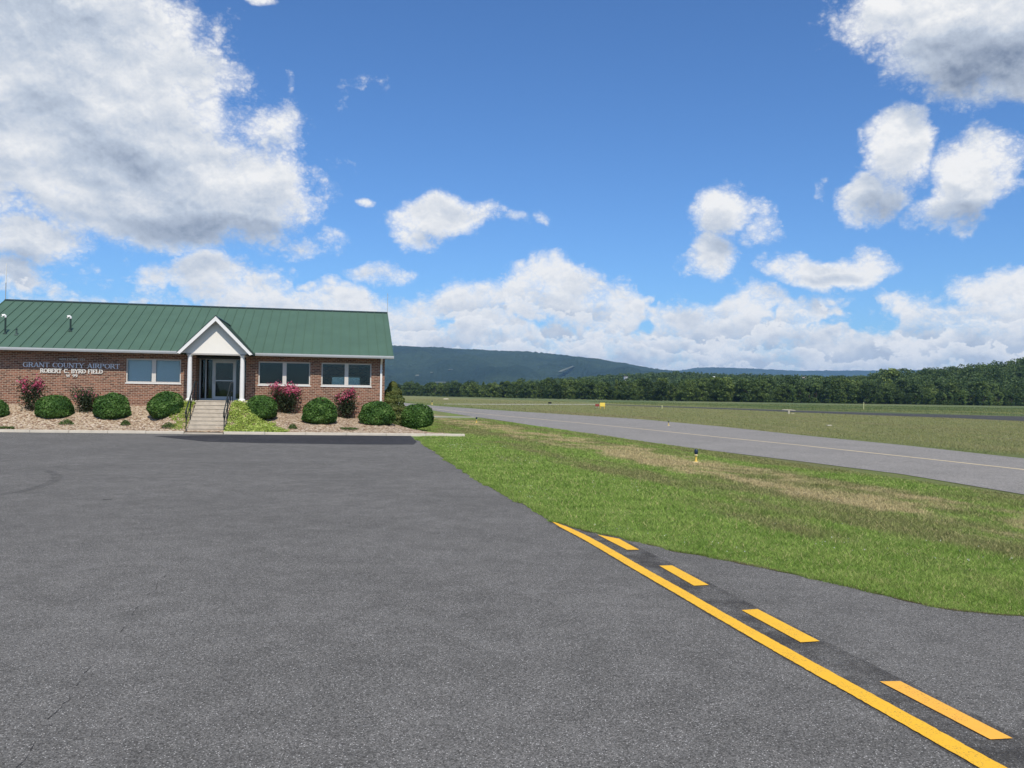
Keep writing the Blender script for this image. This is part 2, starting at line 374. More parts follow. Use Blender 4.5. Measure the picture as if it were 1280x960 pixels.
def paint(name, c1, c2):
    m, N, b = mat(name, .7, .35)
    P = N.new('ShaderNodeNewGeometry').outputs['Position']
    c = N.mix(N.noise(P, 3, 4), c1, c2)
    wear = N.math('MULTIPLY', N.step(N.noise(P, 85, 5, .75), .52, .64), N.step(N.noise(P, 4.0, 3), .30, .58))
    c = N.mix(N.math('MULTIPLY', wear, .8), c, (.20, .13, .045)); N.set(b.inputs['Base Color'], c)
    bp = N.new('ShaderNodeBump', {'Height': N.noise(P, 120, 3, .7), 'Strength': .5, 'Distance': .004}); N.set(b.inputs['Normal'], bp.outputs[0])
    return m
M_yel = paint('yellow_paint', (.84, .45, .022), (.90, .50, .03)); M_yel2 = paint('orange_yellow_paint', (.90, .43, .05), (.92, .47, .06))
M_cream = plain('faded_yellow_paint', (.62, .5, .3), .8, .2, .15, 1.0)

# ------------------------------------------------------------------ ground, pavements, markings
GZ = -.012
gr = MB(); 
for (a, b_) in ((-14000, 14000),): gr.add([(a, -3000, GZ), (b_, -3000, GZ), (b_, 14000, GZ), (a, 14000, GZ)], [(0, 1, 2, 3)])
tag(gr.build('ground', M_ground), kind='structure')
EDGE_PX = [(519, 549), (547, 567), (578, 588.6), (597, 600), (618, 611.6), (657, 631), (675, 641.5), (693, 652.6), (729, 662), (775, 670.6), (808, 680), (841, 689), (882, 694.7),
           (930, 705), (980, 715.8), (1030, 727), (1078, 737), (1125, 749), (1172, 760), (1225, 766), (1280, 770.6), (1340, 779), (1420, 792)]
E0 = [Gp(*p) for p in EDGE_PX]
E_ = []; wk_ = 0.0
for i in range(len(E0)-1):
    a, b_ = np.array(E0[i]), np.array(E0[i+1]); L_ = np.linalg.norm(b_-a); n_ = max(2, int(L_/.12))
    nrm_ = np.array([b_[1]-a[1], -(b_[0]-a[0])])/L_
    for k in range(n_):
        wk_ = .93*wk_+rng.normal(0, .016); E_.append(tuple(a+(b_-a)*k/n_+nrm_*(wk_+rng.normal(0, .012))))
E_.append(E0[-1])
CURB0, CURB1 = Gp(0, 540.2), Gp(575, 545.5)
def curb_at(s):                              # front foot of the curb, building coordinates -> t
    a, b_ = w2loc(CURB0), w2loc(CURB1); return a[1]+(s-a[0])*(b_[1]-a[1])/(b_[0]-a[0])
apron_poly = E_+[(30, 7.5), (45, -25), (-70, -25)]
cl = loc2w(-45, curb_at(-45)+.1); apron_poly.append((cl[0], cl[1]))
ce = loc2w(9.65, curb_at(9.65)+.1); apron_poly.append((ce[0], ce[1]))
apron = tag(sheet('apron', apron_poly, 0, M_apron), kind='structure')
M_soil = plain('soil', (.10, .072, .045), .95, .1, .3, 4)
so_ = MB(); Lq = [np.array(p) for p in E_]; strip(so_, [p+np.array([-.028-.02*math.sin(i*1.7)-.014*math.sin(i*.31), 0]) for i, p in enumerate(Lq)], [p+np.array([.07, .02]) for p in Lq], .004)
tag(so_.build('soil_edge', M_soil), kind='structure')
seal = [Gp(190, 545), Gp(300, 543.6), Gp(513, 544.6), Gp(521, 552.5), Gp(517, 555.8), Gp(440, 555.6), Gp(330, 554), Gp(255, 552)]
tag(sheet('asphalt_patch', seal, .004, M_seal), kind='structure')
# taxiway
near = [(1500, 667), (1280, 618), (1130, 593), (1000, 576.5), (860, 559.5), (760, 545.5), (680, 534), (620, 524.6), (590, 520.6), (560, 516), (520, 509.6), (480, 503.6)]
far = [(1500, 602), (1280, 573), (1130, 556.5), (1000, 543.8), (900, 533), (800, 524), (700, 517.6), (620, 512.6), (570, 509.2), (540, 507.0), (510, 504.0), (480, 501)]
tw = MB(); L_ = [Gp(*p) for p in near]; R_ = [Gp(*p) for p in far]
strip(tw, L_, R_, 0); tag(tw.build('taxiway', M_taxi), kind='structure')
cpx = [(1500, 623), (1280, 587), (1130, 570.5), (1000, 556.5), (900, 546.5), (800, 536), (720, 528.2), (640, 520.8), (600, 517), (560, 513), (530, 509.4)]
cm = MB(); L_, R_ = [], []
pts = [np.array(Gp(*p)) for p in cpx]
for i, p in enumerate(pts):
    d = pts[min(i+1, len(pts)-1)]-pts[max(i-1, 0)]; d /= np.linalg.norm(d); n_ = np.array([d[1], -d[0]])
    L_.append(p-n_*.09); R_.append(p+n_*.09)
strip(cm, L_, R_, .004)
tag(cm.build('painted_centreline', M_cream), 'faded pale yellow line along the middle of the taxiway', 'road marking', kind='structure')
# runway and pale far strip, footpath
rn = [(1700, 537), (1280, 526.3), (1190, 522.3), (1100, 519.2), (1000, 515.5), (930, 512.4), (860, 509.8), (800, 507.7), (750, 505.8)]
rf = [(1700, 525), (1280, 520.6), (1190, 518.3), (1100, 516.2), (1000, 513.3), (930, 510.9), (860, 508.6), (800, 506.8), (750, 505.2)]
rw = MB(); strip(rw, [Gp(*p) for p in rn], [Gp(*p) for p in rf], 0); tag(rw.build('runway', M_runway), kind='structure')
ps = MB(); strip(ps, [Gp(750, 505.9), Gp(690, 506.0), Gp(620, 505.9), Gp(555, 505.4)], [Gp(750, 505.1), Gp(690, 504.9), Gp(620, 504.9), Gp(555, 504.6)], .004)
tag(ps.build('far_pavement', M_pale), kind='structure')
fp = MB(); strip(fp, [Gp(505, 521.6), Gp(545, 521.6), Gp(596, 522.0)], [Gp(505, 520.2), Gp(545, 520.3), Gp(592, 520.9)], 0)
tag(fp.build('footpath', M_pale), kind='structure')
sp = MB().add([(*Gp(554, 499.2), 0), (*Gp(561, 499.1), 0), (*Gp(560, 497.8), 0), (*Gp(555, 497.9), 0)], [(0, 1, 2, 3)])
tag(sp.build('bare_patch', plain('pale_soil', (.5, .44, .3), .95, .1)), kind='structure')
# boundary marking by the camera: blackout band, solid line, dashes
line_px = [(691, 652.8), (709, 661.3), (734, 673.5), (771.5, 695.3), (805, 715), (846, 738.3), (900, 769.8), (955, 801), (1022, 838.6), (1085, 873.4), (1160, 915.4), (1239, 960), (1340, 1017), (1480, 1097)]
pts = [np.array(Gp(*p)) for p in line_px]
for _ in range(2):                           # smooth the polyline
    q = [pts[0]]
    for i in range(len(pts)-1): q += [pts[i]*.75+pts[i+1]*.25, pts[i]*.25+pts[i+1]*.75]
    pts = q+[pts[-1]]
def offs(pl, d):
    out = []
    for i, p in enumerate(pl):
        t = pl[min(i+1, len(pl)-1)]-pl[max(i-1, 0)]; t = t/np.linalg.norm(t); out.append(p+np.array([-t[1], t[0]])*d)
    return out
bm2 = MB(); La, Ra = [], []
for p, l, r in zip(pts, offs(pts, -.10), offs(pts, .50)):
    e = np.interp(r[1], [q[1] for q in E0[::-1]], [q[0] for q in E0[::-1]])
    rr = r.copy(); rr[0] = min(rr[0], e-.01)
    wob = .006*math.sin(p[1]*5)+.004*math.sin(p[1]*13)
    La.append(l-[wob, 0]); Ra.append(rr+[wob, 0])
strip(bm2, La, Ra, .004)
tag(bm2.build('blackout_band', M_band), kind='structure')
fine = [pts[0]]
for i in range(len(pts)-1):
    k_ = max(1, int(np.linalg.norm(pts[i+1]-pts[i])/.035))
    fine += [pts[i]+(pts[i+1]-pts[i])*(j+1)/k_ for j in range(k_)]
arcl = np.concatenate([[0], np.cumsum([np.linalg.norm(fine[i+1]-fine[i]) for i in range(len(fine)-1)])])
ln = MB(); lw_ = [.02, .05, .065]+[.075]*len(pts)
Lp, Rp = [], []
for i, (p, t0, t1) in enumerate(zip(fine, offs(fine, 1), offs(fine, -1))):
    d = (t0-p); w_ = np.interp(arcl[i], [0, .5, 1.2], [.012, .06, .075]); Lp.append(p+d*(w_+rng.normal(0, .0022))); Rp.append(p-d*(w_+rng.normal(0, .0022)))
strip(ln, Lp, Rp, .008)
tag(ln.build('painted_solid_line', M_yel), 'long solid yellow line curving from the grass edge to the bottom right', 'road marking', kind='structure')
dash = [([(746.6, 668.8), (773.8, 674), (799, 687.8), (784, 688)], 'farthest yellow dash, its upper edge ragged beside the grass', M_yel),
        ([(824, 707.8), (840, 707.4), (886, 732), (867.5, 733)], 'short yellow dash, second from the grass edge', M_yel),
        ([(927, 763.6), (947, 762.2), (1024.6, 802.5), (1001, 804)], 'yellow dash midway along the solid line, third from the grass edge', M_yel),
        ([(1099.6, 853), (1125.4, 852.7), (1266, 924.4), (1238, 925.8)], 'largest and most orange of the yellow dashes, nearest the viewer', M_yel2)]
for q, lab, mm in dash:
    tag(sheet('painted_dash', [Gp(*p) for p in q], .008, mm), lab, 'road marking', 'yellow dashes beside the solid line', kind='structure')
# tyre mark on the left
tm, N, b = mat('tyre_rubber', .9, .2)
P = N.new('ShaderNodeNewGeometry').outputs['Position']
b.inputs['Base Color'].default_value = (.03, .03, .032, 1)
N.set(b.inputs['Alpha'], N.math('MULTIPLY', N.step(N.noise(P, 1.6, 4, .7),   .35, .65), .2))
ar = [np.array(Gp(*p)) for p in [(-60, 628), (0, 619), (35, 613), (58, 606), (72, 599), (70, 592), (55, 588)]]
for _ in range(2):
    q = [ar[0]]
    for i in range(len(ar)-1): q += [ar[i]*.75+ar[i+1]*.25, ar[i]*.25+ar[i+1]*.75]
    ar = q+[ar[-1]]
tmb = MB(); strip(tmb, offs(ar, -.11), offs(ar, .11), .004); tag(tmb.build('tyre_mark', tm), kind='structure')
tag(MB().add([(*Gp(128, 625.5), .004), (*Gp(140, 625.8), .004), (*Gp(139, 624), .004), (*Gp(129, 623.8), .004)], [(0, 1, 2, 3)]).build('tar_spot', M_band), kind='structure')

ck = MB(); kp = [np.array(Gp(*p)) for p in [(240, 688), (205, 722), (165, 770), (130, 815), (95, 858), (60, 905), (20, 960), (-30, 1040)]]
M_crack = plain('crack', (.06, .057, .054), .95, .1)
for i in range(len(kp)-1):
    q = kp[i]+(kp[i+1]-kp[i])*np.linspace(0, 1, 9)[:, None]+rng.normal(0, .012, (9, 2)); q[0], q[-1] = kp[i], kp[i+1]
    for j in range(8):
        if rng.uniform() < .38:
            d = q[j+1]-q[j]; n_ = np.array([-d[1], d[0]])/np.linalg.norm(d)*rng.uniform(.001, .004)
            ck.add([(*(q[j]-n_*.3), .004), (*(q[j+1]-n_), .004), (*(q[j+1]+n_), .004), (*(q[j]+n_*.3), .004)], [(0, 1, 2, 3)])
tag(ck.build('pavement_crack', M_crack), kind='structure')

# ------------------------------------------------------------------ planting bed (rises from the curb to the wall)
def smooth(x): x = min(max(x, 0), 1); return x*x*(3-2*x)
S_R = 8.68
def wallz(s): return float(np.interp(s, [-20, -2, 1.5, 6, 8.7, 10, 12], [1.17, 1.19, 1.05, .74, .52, .22, .03]))
def bedz(s, t):
    c = curb_at(s)+.16; back = 0.0 if s < S_R else (s-S_R)*-.2
    f = (t-c)/(back-c) if back-c != 0 else 1
    z = .09+(wallz(s)-.09)*smooth(max(0, min(1, f)))**.85 if f > 0 else .09
    z2 = .09+1.27*smooth(max(0, min(1, (t-c)/(-1.9-c))))
    w = smooth((2.6-abs(s-.19))/.9)                      # the bank is steeper beside the entrance steps
    return z+(z2-z)*w
def bed_hit(x, y):
    d = ray(x, y); d = d/d[1]
    for k in np.arange(38, 47, .02):
        q = EYE+d*k; s, t = w2loc(q)
        if t > curb_at(s)+.1 and q[2] <= bedz(s, t): return s, t, bedz(s, t)
    return s, t, bedz(s, t)
def gravel():
    m, N, b = mat('river_gravel', .85, .3)
    P = N.new('ShaderNodeTexCoord').outputs['Object']
    vo = N.new('ShaderNodeTexVoronoi', {'Vector': P, 'Scale': 15.0}); r = N.sep(vo.outputs['Color'])
    ramp = N.new('ShaderNodeValToRGB', {0: r[0]}); e = ramp.color_ramp.elements
    e[0].color = (.12, .075, .045, 1); e[1].color = (.66, .55, .44, 1)
    for p_, c in ((.3, (.30, .19, .115, 1)), (.55, (.43, .33, .215, 1)), (.8, (.52, .42, .29, 1))): q = e.new(p_); q.color = c
    sh = N.step(vo.outputs['Distance'], .35, .75)
    N.set(b.inputs['Base Color'], N.mix(N.math('MULTIPLY', N.step(N.noise(P, 1.2, 4), .45, .7), .35), ramp.outputs[0], (.22, .14, .09)))
    bp = N.new('ShaderNodeBump', {'Height': N.math('SUBTRACT', 1.0, vo.outputs['Distance']), 'Strength': 1.0, 'Distance': .05}); N.set(b.inputs['Normal'], bp.outputs[0])
    return m
M_gravel = gravel(); M_conc = plain('pale_concrete', (.53, .475, .385), .85, .25, .22, 3, bump=.3); M_step = plain('weathered_concrete', (.47, .41, .325), .85, .25, .35, 5, bump=.3)
bed = MB(); ns, nt = 170, 22
ss = np.linspace(-14, 11.8, ns)
vs = []
for s in ss:
    c = curb_at(s)+.13; bk = .02 if s < S_R else float(np.interp(s, [S_R, 11.8], [.02, c+.15]))
    for k in range(nt):
        t = c+(bk-c)*k/(nt-1); 
        zz = bedz(s, t)+.018*math.sin(s*9+t*7)+rng.normal(0, .008)
        if s > S_R: zz = min(zz, .05+max(0, bk-t)*.5+ .45*max(0, (S_R+1.2-s)))
        vs.append((s, t, zz))
bed.add(vs, [(i*nt+k, (i+1)*nt+k, (i+1)*nt+k+1, i*nt+k+1) for i in range(ns-1) for k in range(nt-1)], True)
tag(bed.build('gravel_bed', M_gravel, None, P0, TH), kind='structure')
STEP_S0, STEP_S1 = -.62, 1.02
for (a, b_, lab) in ((-14, STEP_S0-.06, 'pale concrete curb edging the gravel bed left of the steps'), (STEP_S1+.06, 12.2, 'pale concrete curb edging the gravel bed right of the steps, tapering into the grass')):
    cb = MB(); n_ = int((b_-a)/1.9)+1
    for i in range(n_):                      # cast in lengths with open joints
        s0, s1 = a+(b_-a)*i/n_+.006, a+(b_-a)*(i+1)/n_-.006
        h0 = .11 if s0 < 11 else .05
        t0, t1 = curb_at(s0), curb_at(s1); q = rng.normal(0, .006)
        cb.add([(s0, t0, -.03), (s1, t1, -.03), (s1, t1+.16, -.03), (s0, t0+.16, -.03), (s0, t0+.015, h0+q), (s1, t1+.015, h0+q), (s1, t1+.16, h0+q+.01), (s0, t0+.16, h0+q+.01)],
               [(0, 3, 2, 1), (4, 5, 6, 7), (0, 1, 5, 4), (1, 2, 6, 5), (2, 3, 7, 6), (3, 0, 4, 7)])
    tag(cb.build('curb', M_conc, None, P0, TH, .012), lab, 'curb')

# ------------------------------------------------------------------ terminal building
def brick():
    m, N, b = mat('red_brick', .85, .2)
    p = N.new('ShaderNodeTexCoord').outputs['Object']; x, y, z = N.sep(p)
    n_ = N.sep(N.new('ShaderNodeNewGeometry').outputs['Normal'])
    uvw = N.comb(N.math('ADD', x, y), z, 0.0)
    br = N.new('ShaderNodeTexBrick', {'Vector': uvw, 'Color1': (.12, .050, .034, 1), 'Color2': (.33, .145, .088, 1), 'Mortar': (.40, .32, .235, 1), 'Scale': 1.0, 'Mortar Size': .013,
               'Mortar Smooth': .3, 'Bias': -.1, 'Brick Width': .235, 'Row Height': .088})
    dk = N.step(N.noise(uvw, 2.2, 5, .7), .55, .75)
    c = N.mix(N.math('MULTIPLY', dk, .35), br.outputs['Color'], (.13, .07, .05))
    f = N.math('MULTIPLY_ADD', N.noise(uvw, 11, 2), .7, .65); c = N.mix(1.0, c, N.comb(f, f, f), 'MULTIPLY')
    N.set(b.inputs['Base Color'], c)
    bp = N.new('ShaderNodeBump', {'Height': N.math('SUBTRACT', 1.0, br.outputs['Fac']), 'Strength': .6, 'Distance': .012}); N.set(b.inputs['Normal'], bp.outputs[0])
    return m
M_brick = brick()
M_roof = plain('green_painted_metal', (.076, .134, .096), .65, .12, .16, .8)
M_rtrim = plain('dark_green_trim', (.018, .036, .03), .5, .4, .1)
M_white = plain('white_painted_trim', (.78, .76, .72), .5, .4, .05)
M_stucco = plain('cream_stucco', (.82, .78, .70), .9, .2, .05, 3)
M_gutter = plain('pale_gutter', (.52, .54, .54), .45, .45, .08)
M_soffit = plain('soffit', (.42, .40, .37), .8, .2, .06)
M_alum = plain('window_frame_paint', (.62, .58, .52), .5, .4, .05)
M_steel = plain('aluminium', (.55, .58, .60), .4, .5, .05, metal=.3)
M_rail = plain('dark_rail_paint', (.02, .028, .028), .5, .4, .1)
M_dark = plain('dark_interior', (.035, .038, .042), .9, .1, .2, 1.0)
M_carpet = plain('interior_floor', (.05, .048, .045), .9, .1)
M_blind = plain('white_blind', (.86, .88, .86), .8, .2, .05)
M_grey = plain('grey_metal', (.33, .34, .35), .5, .4, .1); M_black = plain('black_rubber', (.015, .017, .02), .6, .3)
def glass(name='window_glass', tint=(.86, .91, .92)):
    m = bpy.data.materials.new(name); m.use_nodes = True; N = NT(m.node_tree); N.n.clear()
    fr = N.new('ShaderNodeFresnel', {'IOR': 1.36}).outputs[0]
    P = N.new('ShaderNodeTexCoord').outputs['Object']
    bp = N.new('ShaderNodeBump', {'Height': N.noise(P, .9, 2), 'Strength': .08, 'Distance': .05})
    gl = N.new('ShaderNodeBsdfGlossy', {'Roughness': .01, 'Color': (.9, .95, 1, 1), 'Normal': bp.outputs[0]}); tr = N.new('ShaderNodeBsdfTransparent', {'Color': tint+(1,)})
    mx = N.new('ShaderNodeMixShader', {0: N.math('MULTIPLY', fr, 1.1), 1: tr.outputs[0], 2: gl.outputs[0]})
    N.l.new(mx.outputs[0], N.new('ShaderNodeOutputMaterial').inputs[0]); return m
M_glass = glass()
bld = tag(empty('terminal_building', P0, TH), 'long red brick airport terminal with green metal roof and white gabled entrance', 'building')
S_L = -11.9; DEPTH = 12.2; EZ = 4.0; RZ_ = 6.93; TR = 6.1; OV = .6
SL = (RZ_-EZ)/(TR+OV)
def roofz(t): return EZ+SL*(t+OV) if t < TR else RZ_-SL*(t-TR)
SZ0, SZ1 = 2.35, 3.58
W_OP = [(-4.39, -1.74), (2.11, 4.76), (5.34, 7.97)]
REC = (-1.02, 1.48); RD = 1.2
wl = MB(); T = .24
segs = [(S_L, W_OP[0][0]), (W_OP[0][1], REC[0]), (REC[1], W_OP[1][0]), (W_OP[1][1], W_OP[2][0]), (W_OP[2][1], S_R)]
for a, b_ in segs: wl.box(a, b_, 0, T, .0, 3.84)
for a, b_ in W_OP: wl.box(a, b_, 0, T, 0, SZ0); wl.box(a, b_, 0, T, SZ1, 3.84)
wl.box(REC[0]-T, REC[0], T, RD+.1, 0, 3.84); wl.box(REC[1], REC[1]+T, T, RD+.1, 0, 3.84)
wl.box(S_L, S_L+T, T, DEPTH-T, 0, 3.84); wl.box(S_R-T, S_R, T, DEPTH-T, 0, 3.84); RW = (5.75, 7.7, 1.95, 3.1)
wl.box(S_L, RW[0], DEPTH-T, DEPTH, 0, 3.84); wl.box(RW[1], S_R, DEPTH-T, DEPTH, 0, 3.84); wl.box(RW[0], RW[1], DEPTH-T, DEPTH, 0, RW[2]); wl.box(RW[0], RW[1], DEPTH-T, DEPTH, RW[3], 3.84)
for s in (S_L, S_R-T): wl.prism([(0, 3.84), (DEPTH, 3.84), (DEPTH, roofz(DEPTH)-.13), (TR, RZ_-.13), (0, roofz(0)-.13)], 0, s, s+T)
wl.build('wall', M_brick, bld)
# rowlock course under each window, slightly proud, belongs to the wall look
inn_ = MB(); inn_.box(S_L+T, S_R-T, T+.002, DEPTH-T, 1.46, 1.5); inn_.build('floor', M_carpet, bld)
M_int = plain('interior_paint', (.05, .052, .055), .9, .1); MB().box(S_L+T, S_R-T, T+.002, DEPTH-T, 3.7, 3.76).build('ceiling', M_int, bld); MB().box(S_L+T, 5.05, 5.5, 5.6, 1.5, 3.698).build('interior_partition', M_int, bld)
# roof
rfm = MB(); s0, s1 = -12.2, 9.08
for sgn in (0, 1):
    P_ = (lambda t: t) if sgn == 0 else (lambda t: 2*TR-t)
    y = [-OV, TR]
    rfm.prism([(P_(-OV), EZ), (P_(TR), RZ_), (P_(TR), RZ_-.1), (P_(-OV), EZ-.1)], 0, s0, s1)
    for k in range(int((s1-s0)/.5)+1):
        s = s0+.02+k*.5
        if s > s1-.03: break
        rfm.prism([(P_(-OV-.01), EZ-.004), (P_(TR), RZ_-.002), (P_(TR), RZ_+.042), (P_(-OV-.01), EZ+.04)], 0, s-.014, s+.014)
rf_o = rfm.build('roof', M_roof, bld)
rc = MB(); rc.prism([(TR-.16, RZ_-.07+.055), (TR, RZ_+.055), (TR+.16, RZ_-.07+.055), (TR+.16, RZ_-.07), (TR, RZ_+.02), (TR-.16, RZ_-.07)], 0, s0-.02, s1+.02); rc.build('ridge_cap', M_rtrim, rf_o)
M_rk = plain('green_trim', (.06, .125, .095), .5, .4)
for s in (s0-.03, s1):
    rk = MB(); rk.prism([(-OV, EZ+.03), (TR, RZ_+.03), (2*TR+OV, EZ+.03), (2*TR+OV, EZ-.16), (TR, RZ_-.16), (-OV, EZ-.16)], 0, s, s+.03); rk.build('rake_trim', M_rk, rf_o)
for a, b_ in ((s0+.05, -1.6), (1.98, s1-.05)): MB().box(a, b_, -OV+.01, -.002, 3.845, 3.875).build('soffit', M_soffit, bld)
for a, b_ in ((s0-.02, -1.62), (2.0, s1+.04)):
    gt = MB(); gt.prism([(-OV-.14, 3.99), (-OV-.005, 3.99), (-OV-.005, 3.85), (-OV-.10, 3.85), (-OV-.13, 3.92)], 0, a, b_); gt.build('gutter', M_gutter, bld)
ds = MB(); ds.box(8.44, 8.54, -.115, -.015, .75, 3.55); ds.prism([(-.115, 3.552), (-.015, 3.552), (-OV-.02, 3.845), (-OV-.11, 3.845)], 0, 8.44, 8.54)
for z in (1.3, 3.2): ds.box(8.415, 8.565, -.119, -.004, z, z+.03)
ds.build('downspout', M_white, bld)
# windows
for i, (a, b_) in enumerate(W_OP):
    wf = MB(); c = (a+b_)/2; fd = (.06, .14)
    wf.box(a, b_, *fd, SZ0, SZ0+.07); wf.box(a, b_, *fd, SZ1-.06, SZ1); wf.box(a, a+.06, *fd, SZ0+.07, SZ1-.06); wf.box(b_-.06, b_, *fd, SZ0+.07, SZ1-.06)
    wf.box(c-.10, c+.10, *fd, SZ0+.07, SZ1-.06)
    win = wf.build('window', M_alum, bld)
    MB().box(a-.03, b_+.03, -.035, .058, SZ0-.05, SZ0+.0).build('sill', M_white, win)
    for (q0, q1) in ((a+.06, c-.10), (c+.10, b_-.06)): MB().box(q0, q1, .095, .101, SZ0+.07, SZ1-.06).build('pane', M_glass, win)
    if i == 0:
        bl = MB()
        for q0, q1 in ((a+.05, c-.09), (c+.09, b_-.05)):
            for k in range(40):
                z = SZ0+.08+k*.0285
                bl.add([(q0, .20, z), (q1, .20, z), (q1, .212, z+.027), (q0, .212, z+.027)], [(0, 1, 2, 3)])
        bl.build('blind', M_blind, win)
rwf = MB(); y0, y1 = DEPTH-.15, DEPTH-.07
rwf.box(RW[0], RW[1], y0, y1, RW[2], RW[2]+.06); rwf.box(RW[0], RW[1], y0, y1, RW[3]-.06, RW[3])
for a in (RW[0], (RW[0]+RW[1])/2-.06, RW[1]-.06): rwf.box(a, a+(.12 if RW[0] < a < RW[1]-.1 else .06), y0, y1, RW[2]+.06, RW[3]-.06)
rwo = rwf.build('window', M_alum, bld)
for a, b_ in ((RW[0]+.06, (RW[0]+RW[1])/2-.06), ((RW[0]+RW[1])/2+.06, RW[1]-.06)): MB().box(a, b_, y0+.035, y0+.041, RW[2]+.06, RW[3]-.06).build('pane', M_glass, rwo)
# entrance
LZ = 1.5
dst = MB(); t0, t1 = RD, RD+.08; DZ = 3.66
bars = [(-1.02, -.94), (-.72, -.66), (-.36, -.31), (.80, .85), (1.42, 1.48)]
for a, b_ in bars: dst.box(a, b_, t0, t1, LZ, DZ)
dst.box(REC[0], REC[1], t0+.004, t1-.004, DZ, 3.83); dst.box(-.31, .80, t0, t1, DZ-.07, DZ-.002)
for a, b_ in ((-.94, -.72), (-.66, -.36), (.85, 1.42)): dst.box(a, b_, t0, t1, LZ, LZ+.09)
sfo = dst.build('entrance_frame', M_steel, bld)
for a, b_ in ((-.94, -.72), (-.66, -.36), (.85, 1.42)): MB().box(a, b_, t0+.035, t0+.041, LZ+.09, DZ).build('sidelight', M_glass, sfo)
dr = MB(); d0, d1 = t0+.015, t0+.065
dr.box(-.305, -.20, d0, d1, LZ+.012, DZ-.075); dr.box(.69, .795, d0, d1, LZ+.012, DZ-.075); dr.box(-.20, .69, d0, d1, LZ+.012, LZ+.20); dr.box(-.20, .69, d0, d1, DZ-.17, DZ-.075)
dro = dr.build('door', plain('door_aluminium', (.68, .71, .73), .4, .5, .04), bld)
MB().box(-.20, .69, d0+.022, d0+.028, LZ+.20, DZ-.17).build('pane', M_glass, dro)
MB().box(-.20, .69, d0-.05, d0-.02, 2.52, 2.57).build('push_bar', M_steel, dro)
MB().tube([(-.25, d0-.06, 2.35), (-.25, d0-.06, 2.75)], .015).build('handle', M_steel, dro)
# portico
PC = .19; PH = 1.78; PZ0, PZ1 = 3.9, 5.70; PT = -2.0; psl = (PZ1-PZ0)/PH
tb = (PZ1-EZ)/SL-OV
pr = MB()
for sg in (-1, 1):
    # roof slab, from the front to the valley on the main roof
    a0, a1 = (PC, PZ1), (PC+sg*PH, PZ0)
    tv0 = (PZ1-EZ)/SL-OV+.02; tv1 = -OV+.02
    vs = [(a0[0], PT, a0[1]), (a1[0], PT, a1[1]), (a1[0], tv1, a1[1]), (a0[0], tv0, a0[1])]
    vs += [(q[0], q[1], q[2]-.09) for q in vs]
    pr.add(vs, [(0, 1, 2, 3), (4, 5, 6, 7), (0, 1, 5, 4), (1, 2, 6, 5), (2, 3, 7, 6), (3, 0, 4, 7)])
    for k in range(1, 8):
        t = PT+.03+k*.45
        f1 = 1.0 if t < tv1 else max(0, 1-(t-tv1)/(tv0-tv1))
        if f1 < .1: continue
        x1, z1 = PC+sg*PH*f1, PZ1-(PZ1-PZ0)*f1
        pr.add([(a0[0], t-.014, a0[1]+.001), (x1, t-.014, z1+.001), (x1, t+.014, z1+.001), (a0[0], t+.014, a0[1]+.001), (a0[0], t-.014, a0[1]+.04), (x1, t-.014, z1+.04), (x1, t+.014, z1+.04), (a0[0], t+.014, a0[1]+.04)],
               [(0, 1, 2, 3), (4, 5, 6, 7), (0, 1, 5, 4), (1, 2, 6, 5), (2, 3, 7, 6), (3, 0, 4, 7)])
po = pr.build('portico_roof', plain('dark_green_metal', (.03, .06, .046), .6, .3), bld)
pk = MB(); pk.prism([(PC-PH-.05, PZ0-.03), (PC, PZ1+.07), (PC+PH+.05, PZ0-.03), (PC+PH+.02, PZ0-.03), (PC, PZ1+.03), (PC-PH-.02, PZ0-.03)], 1, PT-.05, PT+.02)
pk.prism([(PC-.13, PZ1-.06), (PC, PZ1+.06), (PC+.13, PZ1-.06), (PC, PZ1+.03)], 1, PT+.022, tb)
pk.build('drip_edge', M_rtrim, po)
fa = MB(); h = .25
fa.prism([(PC-PH-.04, PZ0-.04), (PC, PZ1+.028), (PC+PH+.04, PZ0-.04), (PC+PH-.12, PZ0-.10), (PC, PZ1-h+.03), (PC-PH+.12, PZ0-.10)], 1, PT-.035, PT-.003)
fa.build('rake_fascia', M_white, po)
pd = MB(); pt = PT+.34
pd.prism([(PC-PH+.06, PZ0-.03), (PC+PH-.06, PZ0-.03), (PC, PZ1-.13)], 1, pt, pt+.1); pd.build('pediment', M_stucco, po)
bmz = MB(); bmz.box(PC-1.40, PC+1.40, pt-.02, pt+.2, 3.79, PZ0-.033); bmz.box(PC-1.40, PC-1.2, pt+.203, -.01, 3.79, 3.866); bmz.box(PC+1.2, PC+1.40, pt+.203, -.01, 3.79, 3.866)
bmz.box(PC-1.2, PC+1.2, pt+.203, RD, 3.842, 3.87); bmz.build('portico_beam', M_soffit, po)
for s in (-1.06, 1.46):
    c = MB(); prof = [(0, .115), (.5, .117), (1.2, .112), (2.18, .098)]
    c.tube([(s, PT+.46, LZ+.1+z) for z, r in prof], [r for z, r in prof], 20)
    c.tube([(s, PT+.46, LZ), (s, PT+.46, LZ+.06), (s, PT+.46, LZ+.11)], [.17, .17, .125], 20); c.tube([(s, PT+.46, 3.70), (s, PT+.46, 3.74), (s, PT+.46, 3.789)], [.10, .135, .135], 20)
    c.build('column', M_white, bld)
